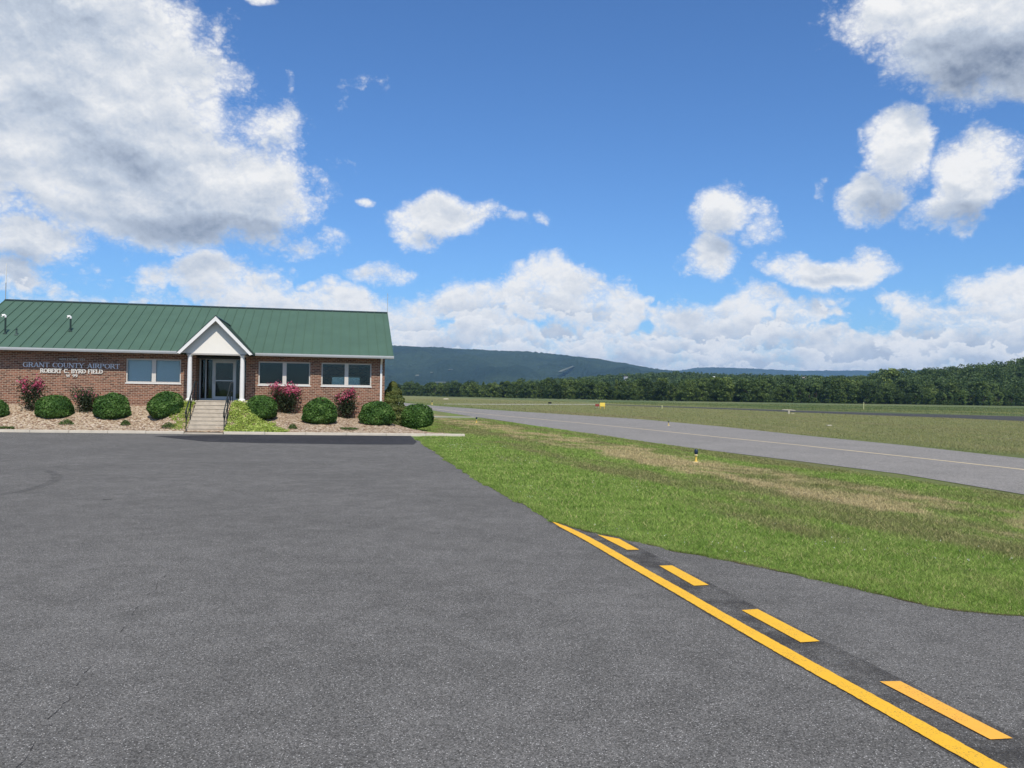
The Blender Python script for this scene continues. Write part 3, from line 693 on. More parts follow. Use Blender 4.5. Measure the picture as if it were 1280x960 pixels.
# roof pipes
def roof_hit(x, y):
    d = ray(x, y); d = d/d[1]
    for k in np.arange(40, 56, .01):
        q = EYE+d*k; s, t = w2loc(q)
        if t > -OV and q[2] <= roofz(t): return s, t, roofz(t)
for (x, y, hh, hook) in ((6.5, 417, .82, 1), (88, 414, .66, 1), (20.5, 418.5, .28, 0)):
    s, t, z = roof_hit(x, y); vp = MB().tube([(s, t, z-.05), (s, t, z+hh)], .045); vp.tube([(s, t, z-.02), (s, t, z+.05)], [.12, .06])
    v_ = vp.build('vent_pipe', M_rtrim if hook else plain('dark_vent', (.06, .09, .08)), rf_o)
    if hook: MB().tube([(s, t, z+hh), (s, t, z+hh+.07), (s-.05, t-.03, z+hh+.12), (s-.13, t-.06, z+hh+.10), (s-.16, t-.07, z+hh+.03)], .058).build('vent_hood', M_white, rf_o)
    else: MB().tube([(s, t, z+hh), (s, t, z+hh+.05)], [.07, .02]).build('vent_hood', M_rtrim, rf_o)
MB().tube([(-12.2, TR, RZ_), (-12.2, TR, RZ_+1.0)], .022, 6).build('antenna_mast', M_grey, bld)
MB().tube([(-12.2, TR, RZ_+.98), (-12.2, TR, RZ_+2.05)], .024, 6).build('antenna', M_white, bld)
MB().tube([(9.1, TR, RZ_-.3), (9.1, TR, RZ_+1.2)], [.018, .014], 6).build('antenna_whip', plain('whip', (.42, .44, .46)), bld)
fl = MB().tube([(9.3, 9.0, 4.9), (9.3, 9.0, 5.6)], .05, 6); fo = fl.build('lamp_post', M_grey, bld); MB().tube([(9.3, 9, 5.6), (9.3, 9, 5.7), (9.3, 9, 5.95), (9.3, 9, 6.0)], [.06, .11, .1, .04], 10).build('lamp_shade', M_white, fo)
# lettering on the wall: drawn serif capitals
def arc(cx, cy, rx, ry, a0, a1, n=10): return [(cx+rx*math.cos(math.radians(a0+(a1-a0)*k/n)), cy+ry*math.sin(math.radians(a0+(a1-a0)*k/n))) for k in range(n+1)]
# letter: width, strokes [(points, thick?)], serif spots [(x, y)]
GL = {'A': (.9, [([(.12, 0), (.45, 1)], 0), ([(.45, 1), (.78, 0)], 1), ([(.24, .36), (.66, .36)], 0)], [(.12, 0), (.78, 0)]),
 'B': (.8, [([(.16, 0), (.16, 1)], 1), ([(.16, .97)]+arc(.4, .76, .25, .21, 90, -90)+[(.16, .53)], 0), ([(.16, .53)]+arc(.42, .28, .28, .26, 90, -90)+[(.16, .03)], 0), (arc(.4, .76, .25, .21, 60, -60, 4), 1), (arc(.42, .28, .28, .26, 60, -60, 4), 1)], [(.16, 0), (.16, 1)]),
 'C': (.85, [(arc(.47, .5, .38, .48, 45, 315, 16), 0), (arc(.47, .5, .38, .48, 120, 240, 6), 1), ([(.76, .98), (.76, .72)], 0)], []),
 'D': (.9, [([(.16, 0), (.16, 1)], 1), ([(.16, .97)]+arc(.38, .5, .42, .47, 90, -90, 12)+[(.16, .03)], 0), (arc(.38, .5, .42, .47, 55, -55, 6), 1)], [(.16, 0), (.16, 1)]),
 'E': (.75, [([(.16, 0), (.16, 1)], 1), ([(.1, .97), (.66, .97), (.66, .78)], 0), ([(.16, .52), (.5, .52)], 0), ([(.1, .03), (.68, .03), (.68, .24)], 0)], []),
 'F': (.72, [([(.16, 0), (.16, 1)], 1), ([(.1, .97), (.66, .97), (.66, .78)], 0), ([(.16, .52), (.5, .52)], 0)], [(.16, 0)]),
 'G': (.92, [(arc(.47, .5, .38, .48, 45, 300, 16), 0), (arc(.47, .5, .38, .48, 120, 240, 6), 1), ([(.74, .05), (.74, .42)], 1), ([(.76, .98), (.76, .74)], 0)], [(.74, .42)]),
 'I': (.42, [([(.21, 0), (.21, 1)], 1)], [(.21, 0), (.21, 1)]),
 'L': (.72, [([(.16, 0), (.16, 1)], 1), ([(.1, .03), (.66, .03), (.66, .26)], 0)], [(.16, 1)]),
 'M': (1.05, [([(.16, 0), (.16, 1)], 0), ([(.16, 1), (.52, .05)], 1), ([(.52, .05), (.88, 1)], 0), ([(.88, 0), (.88, 1)], 1)], [(.16, 0), (.88, 0)]),
 'N': (.92, [([(.14, 0), (.14, 1)], 0), ([(.14, 1), (.78, 0)], 1), ([(.78, 0), (.78, 1)], 0)], [(.14, 0), (.78, 1), (.14, 1)]),
 'O': (.95, [(arc(.47, .5, .38, .48, 0, 360, 20), 0), (arc(.47, .5, .38, .48, 125, 235, 6), 1), (arc(.47, .5, .38, .48, -55, 55, 6), 1)], []),
 'P': (.78, [([(.16, 0), (.16, 1)], 1), ([(.16, .97)]+arc(.4, .73, .28, .24, 90, -90)+[(.16, .49)], 0), (arc(.4, .73, .28, .24, 60, -60, 4), 1)], [(.16, 0), (.16, 1)]),
 'R': (.86, [([(.16, 0), (.16, 1)], 1), ([(.16, .97)]+arc(.4, .74, .26, .23, 90, -90)+[(.16, .51)], 0), (arc(.4, .74, .26, .23, 60, -60, 4), 1), ([(.4, .5), (.78, 0)], 1)], [(.16, 0), (.16, 1), (.78, 0)]),
 'T': (.82, [([(.41, 0), (.41, 1)], 1), ([(.08, .78), (.08, .97), (.74, .97), (.74, .78)], 0)], [(.41, 0)]),
 'U': (.9, [([(.18, 1), (.18, .3)]+arc(.46, .3, .28, .27, 180, 360, 10)+[(.74, 1)], 0), ([(.18, 1), (.18, .3)], 1)], [(.18, 1), (.74, 1)]),
 'W': (1.15, [([(.08, 1), (.34, 0)], 1), ([(.34, 0), (.56, .9)], 0), ([(.56, .9), (.8, 0)], 1), ([(.8, 0), (1.06, 1)], 0)], [(.08, 1), (1.06, 1)]),
 'Y': (.88, [([(.44, 0), (.44, .48)], 1), ([(.44, .48), (.1, 1)], 1), ([(.44, .48), (.78, 1)], 0)], [(.44, 0), (.1, 1), (.78, 1)]),
 'Z': (.8, []), '9': (.7, [(arc(.36, .7, .24, .27, 0, 360, 14), 1), (arc(.2, .55, .4, .55, 20, -70, 8), 1)], []),
 '.': (.35, [([(.15, .0), (.15, .13)], 1)], []), ' ': (.5, [], [])}
def lettering(text, x0, x1, z0, hgt, thick, thin, material, name='sign_lettering'):
    mb = MB(); tot = sum(GL[c][0] for c in text); kx = (x1-x0)/tot; x = x0; t0, t1 = -.045, -.012; lay = 0
    def bar(p, q, w):
        nonlocal lay
        p, q = np.array(p, float), np.array(q, float); d = q-p; L = np.linalg.norm(d)
        if L < 1e-6: return
        d /= L; n = np.array([-d[1], d[0]])*w/2; e = d*w*.25; lay = (lay+1) % 7; o = lay*.0008
        c = [p-e+n, p-e-n, q+e-n, q+e+n]
        mb.prism([tuple(k) for k in c], 1, t0-o, t1)
    for ch in text:
        w, st, se = GL[ch]
        X = lambda p: (x+p[0]*kx, z0+p[1]*hgt)
        for pts_, th in st:
            for a, b_ in zip(pts_[:-1], pts_[1:]): bar(X(a), X(b_), (thick if th else thin)*hgt)
        for sxy in se:
            a = X(sxy); dz = .02*hgt if sxy[1] < .5 else -.02*hgt
            bar((a[0]-.15*hgt, a[1]+dz), (a[0]+.15*hgt, a[1]+dz), thin*hgt)
        x += w*kx
    return mb.build(name, material, bld)
M_let = plain('grey_letter', (.78, .80, .84), .5, .4, .05); M_letw = plain('white_letter', (.70, .66, .59), .5, .4, .04); M_letd = plain('dull_letter', (.62, .60, .57), .5, .4, .05)
lettering('WELCOME TO', -7.54, -6.33, 3.425, .085, .20, .11, M_letd)['label'] = 'small dull grey letters reading WELCOME TO'
lettering('GRANT COUNTY AIRPORT', -9.2, -4.68, 3.055, .225, .17, .085, M_let)['label'] = 'large blue grey letters reading GRANT COUNTY AIRPORT'
lettering('ROBERT C. BYRD FIELD', -8.4, -5.48, 2.785, .19, .26, .15, M_letw)['label'] = 'bold white letters reading ROBERT C. BYRD FIELD'
lettering('W 99', -7.2, -6.66, 2.59, .12, .25, .16, M_letw)['label'] = 'small white letters reading W 99'

# ------------------------------------------------------------------ steps
st = tag(empty('concrete_steps', loc2w(0, 0), TH), 'flight of concrete steps with dark handrails up to the entrance', 'steps')
sm_ = MB(); tb0 = -4.72; rise = (LZ-.06)/8
slope_s = -.02
cs = curb_at(.2)
sm_.box(STEP_S0-.03, STEP_S1+.03, cs-.02, tb0-.002, -.03, .06)
for k in range(8):
    t = tb0+k*.3; z = .06+rise*(k+1); off = k*.0
    t_next = tb0+(k+1)*.3 if k < 7 else PT+.1
    sm_.prism([(t, -.05), (t, z-.035), (t-.025, z-.03), (t-.025, z), (t_next, z), (t_next, -.05)], 0, STEP_S0+.0+k*.008, STEP_S1-k*.008+.0)
sm_.build('steps', M_step, st, bevel=.012)
lb = MB(); lb.box(PC-1.62, PC+1.62, PT+.102, RD-.002, .3, LZ-.002); lb.build('landing', M_step, st, bevel=.012)
for s in (STEP_S0-.02, STEP_S1+.02):
    r = MB(); zt = lambda t: .06+rise*max(0, (t-tb0)/.3+1)
    top = [(s, tb0-.35, .95), (s, tb0-.1, .06+.95+.1), (s, tb0+2.1, LZ+.92), (s, PT+.28, LZ+.92)]
    r.tube(top, .028); r.tube([(s, tb0-.35, .95), (s, tb0-.38, .80), (s, tb0-.1, .70)], .02)
    mid = [(s, tb0-.1, .58), (s, tb0+2.1, LZ+.46), (s, PT+.28, LZ+.46)]; r.tube(mid, .02)
    ro = r.build('handrail', M_rail, st)
    for t, zb, zz in ((tb0-.1, .06, 1.1), (tb0+1.0, .06+rise*3, 1.78), (tb0+2.1, LZ-.02, LZ+.92), (PT+.28, LZ-.02, LZ+.92)):
        MB().tube([(s, t, zb), (s, t, zz)], .024).build('post', M_rail, ro)

# ------------------------------------------------------------------ plants in the bed
def leafmat(name, c1, c2, c3=None, trans=.25, rough=.6, spec=.3, objvar=False):
    m, N, b = mat(name, rough, spec)
    a = N.new('ShaderNodeAttribute', attribute_name='rnd').outputs['Fac']
    c = N.mix(a, c1, c2)
    if c3 is not None: c = N.mix(N.step(a, .93, .97), c, c3)
    if objvar:
        oi = N.new('ShaderNodeObjectInfo'); r = oi.outputs['Random']
        f = N.math('MULTIPLY_ADD', r, .95, .55); c = N.mix(1.0, c, N.comb(N.math('MULTIPLY', f, N.math('MULTIPLY_ADD', r, .25, .9)), f, N.math('MULTIPLY', f, .95)), 'MULTIPLY')
    N.set(b.inputs['Base Color'], c)
    tr = N.new('ShaderNodeBsdfTranslucent', {'Color': c}); mx = N.new('ShaderNodeMixShader', {0: trans, 1: b.outputs[0], 2: tr.outputs[0]})
    N.l.new(mx.outputs[0], N.n['Material Output'].inputs[0]); return m
M_box = leafmat('boxwood_leaves', (.028, .080, .013), (.098, .195, .034), (.16, .26, .07), .2)
M_twig = plain('twigs', (.09, .06, .04), .9, .1)
def uvsphere(c, r, nu=14, nv=8, zmin=-1):
    vs, fs = [], []
    for j in range(nv+1):
        ph = -math.pi/2+math.pi*j/nv
        for i in range(nu): vs.append((c[0]+r[0]*math.cos(ph)*math.cos(2*math.pi*i/nu), c[1]+r[1]*math.cos(ph)*math.sin(2*math.pi*i/nu), c[2]+r[2]*max(zmin, math.sin(ph))))
    for j in range(nv):
        for i in range(nu): fs.append((j*nu+i, j*nu+(i+1) % nu, (j+1)*nu+(i+1) % nu, (j+1)*nu+i))
    return np.array(vs), np.array(fs)
def lumps(d, k=5, amp=.06, seed=0):
    g = np.random.default_rng(seed); ax = g.normal(size=(k, 3))*3.2; ph = g.uniform(0, 6, k)
    return 1+amp*np.sin(d@ax.T+ph).sum(1)/math.sqrt(k)
def boxwood(x0, x1, yt, yb, lab, seed, rx_=1.0, power=2.3):
    s, t, z = bed_hit((x0+x1)/2, yb)
    P = loc2w(s, t, z); sc = P[1]/F
    rx = (x1-x0)/2*sc*rx_*.92; ry = rx*.92; H = (yb-yt)*sc*.97
    P = P+vv*ry*.75
    zc = H*.36
    n = int(4200*(rx*rx+rx*H)/1.2)
    d = rng.normal(size=(n, 3)); d /= np.linalg.norm(d, axis=1)[:, None]
    rr = lumps(d, 9, .060, seed)*(1-np.abs(rng.normal(0, .045, n))+.03*(rng.uniform(0, 1, n) < .06))
    up = np.where(d[:, 2] > 0, H-zc, zc*1.02)
    fl = np.clip(1-np.abs(d[:, 2]), 0, 1)**.0
    hx = np.sqrt(np.maximum(1e-6, 1-np.abs(d[:, 2])**2)); wide = np.where(d[:, 2] < 0, np.minimum(1.0, (1-np.abs(d[:, 2])**4)**.5)/hx, np.minimum(1.0, (1-np.abs(d[:, 2])**2.3)**.5)/hx)
    wide = np.minimum(wide, 2.5)
    C = d*rr[:, None]*np.stack([rx*wide, ry*wide, up], 1)
    C[:, 2] += zc
    C = C[C[:, 2] > -.03]
    nn = C-np.array([0, 0, zc]); nn /= np.linalg.norm(nn, axis=1)[:, None]
    g = np.random.default_rng(seed+50); ax = g.normal(size=(5, 3))*3.0
    r = np.clip(rng.uniform(0, 1, len(C))*.55+.22+.30*np.sin(C@ax.T*2.2+seed).sum(1)/2.4, 0, 1)
    core = uvsphere((0, 0, zc), (rx*.86, ry*.86, (H-zc)*.88), zmin=-.6)
    o = empty('boxwood_shrub', tuple(P)); tag(o, lab, 'shrub', 'clipped round boxwoods in the gravel bed')
    link('foliage', quads('foliage', leafquads(C, .056, nn, .6), M_box, r, core), o)
    MB().tube([(0, 0, -.1), (.02, 0, zc*.8)], [.05, .03], 6).build('stem', M_twig, o)
    return o
boxwood(-30, 7, 498, 523, 'dark green round boxwood cut off by the left edge of the photo', 1)
boxwood(39, 88, 494, 524, 'wide flattish boxwood in front of the leftmost pink flowering bush', 2)
boxwood(112, 160, 490, 525, 'round boxwood beside the bush with hardly any flowers', 3)
boxwood(181, 228, 489, 523, 'round boxwood just left of the concrete steps', 4)
boxwood(303, 346, 493, 524, 'round boxwood right of the steps, rising behind lime green ground cover', 5)
boxwood(377, 423, 497, 531, 'round boxwood between the two pink bushes under the right hand windows', 6)
boxwood(447, 495, 500.5, 532, 'round boxwood below the white downspout at the building corner', 7)
hb = boxwood(500, 544, 504.5, 535, 'boxwood at the right end of the gravel bed, brownish low on its front', 8)
def bush(name, x0, x1, yt, yb, lab, cat, mats, n=2600, size=.045, flower=0, group=None, shape='v', seed=0, back=.3, leafc=None):
    s, t, z = bed_hit((x0+x1)/2, yb); t = min(t+back, -.5)
    P = loc2w(s, t, bedz(s, t)-.03); sc = P[1]/F
    W_ = (x1-x0)/2*sc; H = (yb-yt)*sc*.93
    g = np.random.default_rng(seed)
    o = empty(name, tuple(P)); tag(o, lab, cat, group)
    stem = MB(); tips = []
    for k in range(9):
        a = g.uniform(0, 6.28); rr = W_*g.uniform(.25, .85) if shape == 'v' else W_*.5; hh = H*g.uniform(.62, .97)
        p = (rr*math.cos(a), rr*math.sin(a)*.7, hh); tips.append(p)
        stem.tube([(0, 0, -.05), (p[0]*.35, p[1]*.35, hh*.45), p], [.018, .012, .005], 5)
    stem.build('stems', M_twig, o)
    tp = np.array(tips); k = g.integers(0, len(tp), n); f = g.beta(2.2, 1.3, n)
    C = tp[k]*np.stack([f**.9, f**.9, f], 1)+g.normal(size=(n, 3))*np.array([W_*.2, W_*.18, H*.09])
    C[:, 2] = np.clip(C[:, 2], .03, H*1.02)
    link('foliage', quads('foliage', leafquads(C, size, None), mats[0], g.uniform(0, 1, len(C))), o)
    if flower:
        nf = flower; k = g.integers(0, len(tp), nf); cl_ = tp[k]*np.array([1.05, 1.05, 1.0])+g.normal(size=(nf, 3))*np.array([W_*.13, W_*.13, H*.07])
        link('flowers', quads('flowers', leafquads(cl_, .045, None, aspect=.9), mats[1], g.uniform(0, 1, nf)), o)
    return o
M_myr = leafmat('myrtle_leaves', (.018, .035, .012), (.055, .075, .03), (.09, .06, .03)); M_pink = leafmat('pink_petals', (.48, .05, .12), (.68, .19, .28), None, .3)
M_con = leafmat('conifer_needles', (.06, .09, .02), (.17, .19, .05), None, .15)
grp = 'crape myrtle bushes along the brick wall'
bush('crape_myrtle', 14, 57, 471, 516, 'pink flowering bush under the wall lettering, flowers thinly scattered', 'bush', (M_myr, M_pink), 1600, .05, 330, grp, seed=3)
bush('crape_myrtle', 86, 126, 484, 517, 'dark flowering bush with hardly any blossom, under the left window', 'bush', (M_myr, M_pink), 2000, .05, 40, grp, seed=5)
bush('crape_myrtle', 332, 383, 477, 517, 'fullest pink flowering bush, under the window right of the entrance', 'bush', (M_myr, M_pink), 2800, .05, 950, grp, seed=8)
bush('crape_myrtle', 411, 452, 486, 523, 'pink flowering bush under the window nearest the building corner', 'bush', (M_myr, M_pink), 2100, .05, 420, grp, seed=11)
# conifer past the corner
cp = loc2w(9.2, 1.0, 0.15); o = tag(empty('conifer', tuple(cp)), 'yellowish green conical evergreen beside the right end of the building', 'tree')
n = 11000; f = rng.uniform(0, 1, n)**1.25; a = rng.uniform(0, 6.283, n); Hc = 2.45
rad = (1-f)**.62*1.0*(1+.10*np.sin(f*34)+.1*np.sin(a*5+f*9))*(1-np.abs(rng.normal(0, .10, n)))+.03
C = np.stack([rad*np.cos(a), rad*np.sin(a), f*Hc+.05], 1); nn = np.stack([np.cos(a), np.sin(a), np.full(n, .4)], 1)
link('foliage', quads('foliage', leafquads(C, .055, nn, .6, .5), M_con, np.clip(.5+.45*np.sin(f*34+1)+rng.normal(0, .2, n), 0, 1)), o)
MB().tube([(0, 0, -.3), (0, 0, Hc*.9)], [.07, .02], 7).build('trunk', M_twig, o)
# little tufts in the gravel
M_tuft = leafmat('tuft_leaves', (.05, .09, .02), (.13, .19, .05), None, .3)
for x, y, w_, lab in ((83, 530, .34, 'small green tuft in the gravel below the wide flattish boxwood'), (157, 531, .24, 'small green tuft in the gravel below the wide left window'), (211, 534, .34, 'low straggly tuft in the gravel left of the steps'),
                  (366, 535.5, .22, 'small dark green tuft in the gravel below the fullest pink bush'), (436, 537, .45, 'flat spread of weeds in the gravel right of the boxwood between pink bushes'), (6, 536, .42, 'yellowish weeds by the curb at the left edge')):
    s, t, z = bed_hit(x, y); n = 420; a = rng.uniform(0, 6.28, n); q = np.sqrt(rng.uniform(0, 1, n))*w_; hh = .24*(1-(q/w_)**2)*rng.uniform(.3, 1, n) if w_ < .4 else .10*rng.uniform(.2, 1, n)
    C = np.stack([q*np.cos(a), q*np.sin(a)*.7, hh], 1)
    o = tag(link('grass_tuft', quads('grass_tuft', leafquads(C, .035, None), M_tuft, rng.uniform(0, 1, n)), None, tuple(loc2w(s, t, z))), lab, 'plant', 'small tufts in the gravel bed')
# lime ground cover
M_lime = leafmat('lime_leaves', (.24, .34, .05), (.48, .56, .13), (.6, .64, .26), .3)
C = []
while len(C) < 11000:
    s = rng.uniform(1.08, 4.2); t = rng.uniform(curb_at(s)+.2, -.6)
    lim = 4.1-(t+5.4)*.55+.25*math.sin(t*5)
    if s < lim and not (s > 2.6 and t > -2.2): C.append((s, t, bedz(s, t)+abs(rng.normal(0, .06))+.07*math.sin(s*6)*math.sin(t*5)))
C = np.array([loc2w(*q) for q in C])
tag(link('ground_cover', quads('ground_cover', leafquads(C, .045, np.tile([0, -.3, .9], (len(C), 1)), .6), M_lime, rng.uniform(0, 1, len(C)))), 'lime green creeping ground cover spilling down right of the steps', 'ground cover', kind='stuff')
C = []
while len(C) < 2600:
    s = rng.uniform(-1.75, -.7); t = rng.uniform(-4.6, -1.2)
    if s > -1.25-(t+4.6)*.22+.15*math.sin(t*6) and rng.uniform() < .35+.2*(t+4.6): C.append((s, t, bedz(s, t)+abs(rng.normal(0, .06))))
C = np.array([loc2w(*q) for q in C])
tag(link('ground_cover', quads('ground_cover', leafquads(C, .045, None), M_lime, rng.uniform(0, .8, len(C)))), 'sparse lime green ground cover between the steps and the boxwood left of them', 'ground cover', kind='stuff')

# ------------------------------------------------------------------ airfield fittings
M_ylw = plain('yellow_enamel', (.62, .42, .06), .5, .4, .08); M_blue = plain('blue_lens', (.01, .02, .045), .15, .6, .1)
tl0 = empty('taxiway_light', (0, 0, 0))
MB().tube([(0, 0, -.02), (0, 0, .02), (0, 0, .035)], [.15, .15, .09], 16).build('base_plate', plain('sandy_base', (.5, .40, .2)), tl0)
MB().tube([(0, 0, .035), (0, 0, .07), (0, 0, .2)], [.06, .035, .028], 10).build('stem', M_ylw, tl0)
MB().tube([(0, 0, .2), (0, 0, .215), (0, 0, .245), (0, 0, .26)], [.03, .055, .055, .04], 12).build('collar', plain('pale_collar', (.72, .6, .3)), tl0)
MB().tube([(0, 0, .262), (0, 0, .28), (0, 0, .37), (0, 0, .41), (0, 0, .425)], [.05, .058, .056, .04, .01], 14).build('lens', M_blue, tl0)
def copy_tree(o, parent=None):
    c = o.copy(); COL.objects.link(c); c.parent = parent
    for ch in o.children: copy_tree(ch, c)
    return c
TL = [((870, 578.3), 'blue topped taxiway light on a yellow stem in the dry grass, nearest one', 1), ((595.5, 529), 'dark small taxiway light in the grass near the boxwood end of the bed', 1.0),
      ((835.7, 532), 'pale small taxiway light beyond the far taxiway edge', .8), ((540, 505.6), 'dark taxiway light at the far bend of the taxiway', 1.8)]
for i, (p, lab, k) in enumerate(TL):
    o = tl0 if i == 0 else copy_tree(tl0)
    x, y = Gp(*p); o.location = (x, y, 0); o.scale = (k, k, k); tag(o, lab, 'airfield light', 'taxiway edge lights')
# yellow sign
sg = tag(empty('airfield_sign', (*Gp(753, 511), 0)), 'small yellow airfield sign on short legs beside the runway end', 'sign')
MB().box(-.42, .42, -.06, .06, .42, .98).build('panel', plain('yellow_sign_face', (.82, .6, .10), .5, .3, .05), sg, bevel=.02)
MB().box(-.47, .47, -.075, .075, .36, .415).build('frame', M_ylw, sg)
for q in (-.3, .3): MB().box(q-.04, q+.04, -.04, .04, -.02, .36).build('leg', M_ylw, sg)
sg = tag(empty('airfield_sign', (*Gp(746.5, 509.5), 0)), 'dim red airfield sign just left of the yellow one', 'sign')
MB().box(-.35, .35, -.06, .06, .2, .65).build('panel', plain('red_sign_face', (.25, .05, .04)), sg, bevel=.02)
for q in (-.2, .2): MB().box(q-.04, q+.04, -.04, .04, -.02, .2).build('leg', M_grey, sg)
# pale T shaped marker
tm_ = tag(empty('wind_tee', (*Gp(986, 517), 0)), 'pale low T shaped airfield marker standing in the field', 'marker')
MB().prism([(-.95, .50), (.9, .42), (.9, .50), (.1, .60), (-.95, .58)], 1, -.12, .12).build('arm', plain('weathered_white', (.46, .41, .32)), tm_)
MB().box(-.12, .12, -.1, .1, -.02, .48).build('post', plain('weathered_white_post', (.42, .38, .30)), tm_); MB().box(.3, .75, -.2, .1, -.02, .08).build('foot', plain('weathered_foot', (.5, .42, .3)), tm_)
db = tag(empty('equipment_box', (*Gp(687.3, 504.6), 0)), 'small dark equipment box standing in the far field', 'box')
MB().box(-.4, .4, -.3, .3, -.02, .32).build('cabinet', M_black, db, bevel=.03); MB().prism([(-.46, .32), (.46, .32), (.4, .42), (-.4, .42)], 1, -.34, .34).build('lid', M_black, db)
sb = tag(empty('marker_slab', (*Gp(1036.5, 532), 0)), 'flat pale slab lying in the field grass below the far wood', 'slab')
MB().box(-.18, .18, -.15, .15, -.02, .05).build('slab', M_conc, sb, bevel=.02)
for (x, y, h_, lab) in ((1079.5, 512, 1.5, 'thin yellowish marker post before the far wood'), (827.5, 511, .5, 'short pale marker post in the field left of the T shaped marker')):
    p = tag(empty('marker_post', (*Gp(x, y), 0)), lab, 'post'); MB().tube([(0, 0, -.02), (0, 0, h_)], .09, 6).build('post', plain('post_paint', (.5, .5, .25)), p); MB().tube([(0, 0, h_), (0, 0, h_+.08)], [.11, .05], 6).build('cap', plain('post_cap', (.62, .58, .35)), p)

# ------------------------------------------------------------------ grass blades on the near strip
def grass():
    E0 = sorted(E_, key=lambda q: -q[1])
    n = 620000
    Y = 7.0*(70/7.0)**(rng.uniform(0, 1, n)**1.0)
    ex = np.interp(Y, [p[1] for p in E0[::-1]], [p[0] for p in E0[::-1]])
    ex = np.where(Y > 40.5, -.150*Y, ex)
    right = np.minimum(15.6-.25*Y, 640/F*Y*1.12+1.5)
    X = ex+(right-ex)*rng.uniform(0, 1, n)
    ok = (right > ex)
    ne = int(60000); Ye = 7.0*(37/7.0)**rng.uniform(0, 1, ne); Xe = np.interp(Ye, [p[1] for p in E0[::-1]], [p[0] for p in E0[::-1]])+np.abs(rng.normal(0, .12, ne))-.03-.09*np.maximum(0, np.sin(Ye*3.1)*np.sin(Ye*7.7+1))*rng.uniform(0, 1, ne)
    X = np.concatenate([X[ok], Xe]); Y = np.concatenate([Y[ok], Ye])
    # leave the bed and the path clear
    s = (X-P0[0])*uu[0]+(Y-P0[1])*uu[1]; t = (X-P0[0])*vv[0]+(Y-P0[1])*vv[1]
    ct = w2loc(CURB0)[1]+(s-w2loc(CURB0)[0])*(w2loc(CURB1)[1]-w2loc(CURB0)[1])/(w2loc(CURB1)[0]-w2loc(CURB0)[0])
    bk = np.where(s < S_R, 30.0, np.interp(s, [S_R, 11.8, 12.2], [.0, 0, 0])*0+ct+np.interp(s, [S_R, 11.8], [5.6, .15])); keep = ~((s < 12.2) & (t > ct-.05) & (t < bk)) & ~((s < 9.0) & (t > ct-.05)); X, Y = X[keep], Y[keep]; n = len(X)
    sc = np.maximum(1, Y/9)
    clump = .5+.5*np.sin(X*2.1+np.sin(Y*1.3)*2)*np.sin(Y*1.7+np.sin(X*1.1)*2)
    hgt = rng.uniform(.014, .048, n)*(.6+.8*clump)*np.minimum(sc, 1.6)**.5; hgt[-len(Xe):] *= 1.0
    wd = .0035*sc*rng.uniform(.7, 1.4, n)
    a = rng.uniform(0, 6.283, n); lean = rng.uniform(.2, 1.7, n)*hgt; b = rng.uniform(0, 6.283, n)
    base = np.stack([X, Y, np.full(n, GZ)], 1); dx = np.stack([np.cos(a)*wd, np.sin(a)*wd, np.zeros(n)], 1)
    tip = base+np.stack([np.cos(b)*lean, np.sin(b)*lean, hgt], 1)
    P3 = np.stack([base-dx, base+dx, tip], 1)
    r = rng.uniform(.1, .75, n); r[rng.uniform(0, 1, n) < .07] = 1.1
    o = link('grass', quads('grass', P3, M_blade, r)); tag(o, 'mown grass between the apron and the taxiway, green by the edge and browner beyond', 'grass', kind='stuff')
    # clover heads
    n = 1100; Y = 8*(38/8)**rng.uniform(0, 1, n); ex = np.interp(Y, [p[1] for p in E0[::-1]], [p[0] for p in E0[::-1]]); X = ex+.25+np.abs(rng.normal(0, 1.6, n))
    k = np.sin(X*1.5+Y*.5)+np.sin(Y*.8-X*.4) > .35; X, Y = X[k], Y[k]; n = len(X)
    C = np.stack([X, Y, np.full(n, .05)], 1); q = leafquads(C, .008, None, aspect=1.0); q = C[:, None]+(q-C[:, None])*np.maximum(1, Y/22)[:, None, None]
    tag(link('clover_flowers', quads('clover_flowers', q, plain('clover_white', (.6, .62, .52)), rng.uniform(0, 1, n))), 'scattered white clover heads in the green grass', 'flowers', kind='stuff')
grass()
# tall field grass seen edge-on past the taxiway
def field_grass():
    n = 150000
    D = 33*(330/33)**rng.uniform(0, 1, n); px_ = rng.uniform(480, 1320, n)
    az = np.arctan((px_-640)/F); X = D*np.tan(az); Y = D
    w = X+.25*Y
    def bnd(pp, Y): q = sorted([Gp(*p) for p in pp], key=lambda k: k[1]); return np.interp(Y, [k[1] for k in q], [k[0] for k in q])
    k = (X > bnd(far, Y)+.3) & ((X < bnd(rn, Y)-1) | (X > bnd(rf, Y)+6)); X, Y = X[k], Y[k]; n = len(X)
    hgt = rng.uniform(.03, .11, n)*np.where(X+.25*Y > 88, 2.6, 1); wd = .012*np.maximum(1, Y/40); a = rng.uniform(0, 6.283, n)
    base = np.stack([X, Y, np.full(n, GZ)], 1); dx = np.stack([np.cos(a)*wd, np.sin(a)*wd, np.zeros(n)], 1)
    tip = base+np.stack([rng.normal(0, .06, n), rng.normal(0, .06, n), hgt], 1)
    tag(link('field_grass', quads('field_grass', np.stack([base-dx, base+dx, tip], 1), M_blade, rng.uniform(.15, .75, n))), 'dull olive field grass between the taxiway and the far wood', 'grass', kind='stuff')
field_grass()

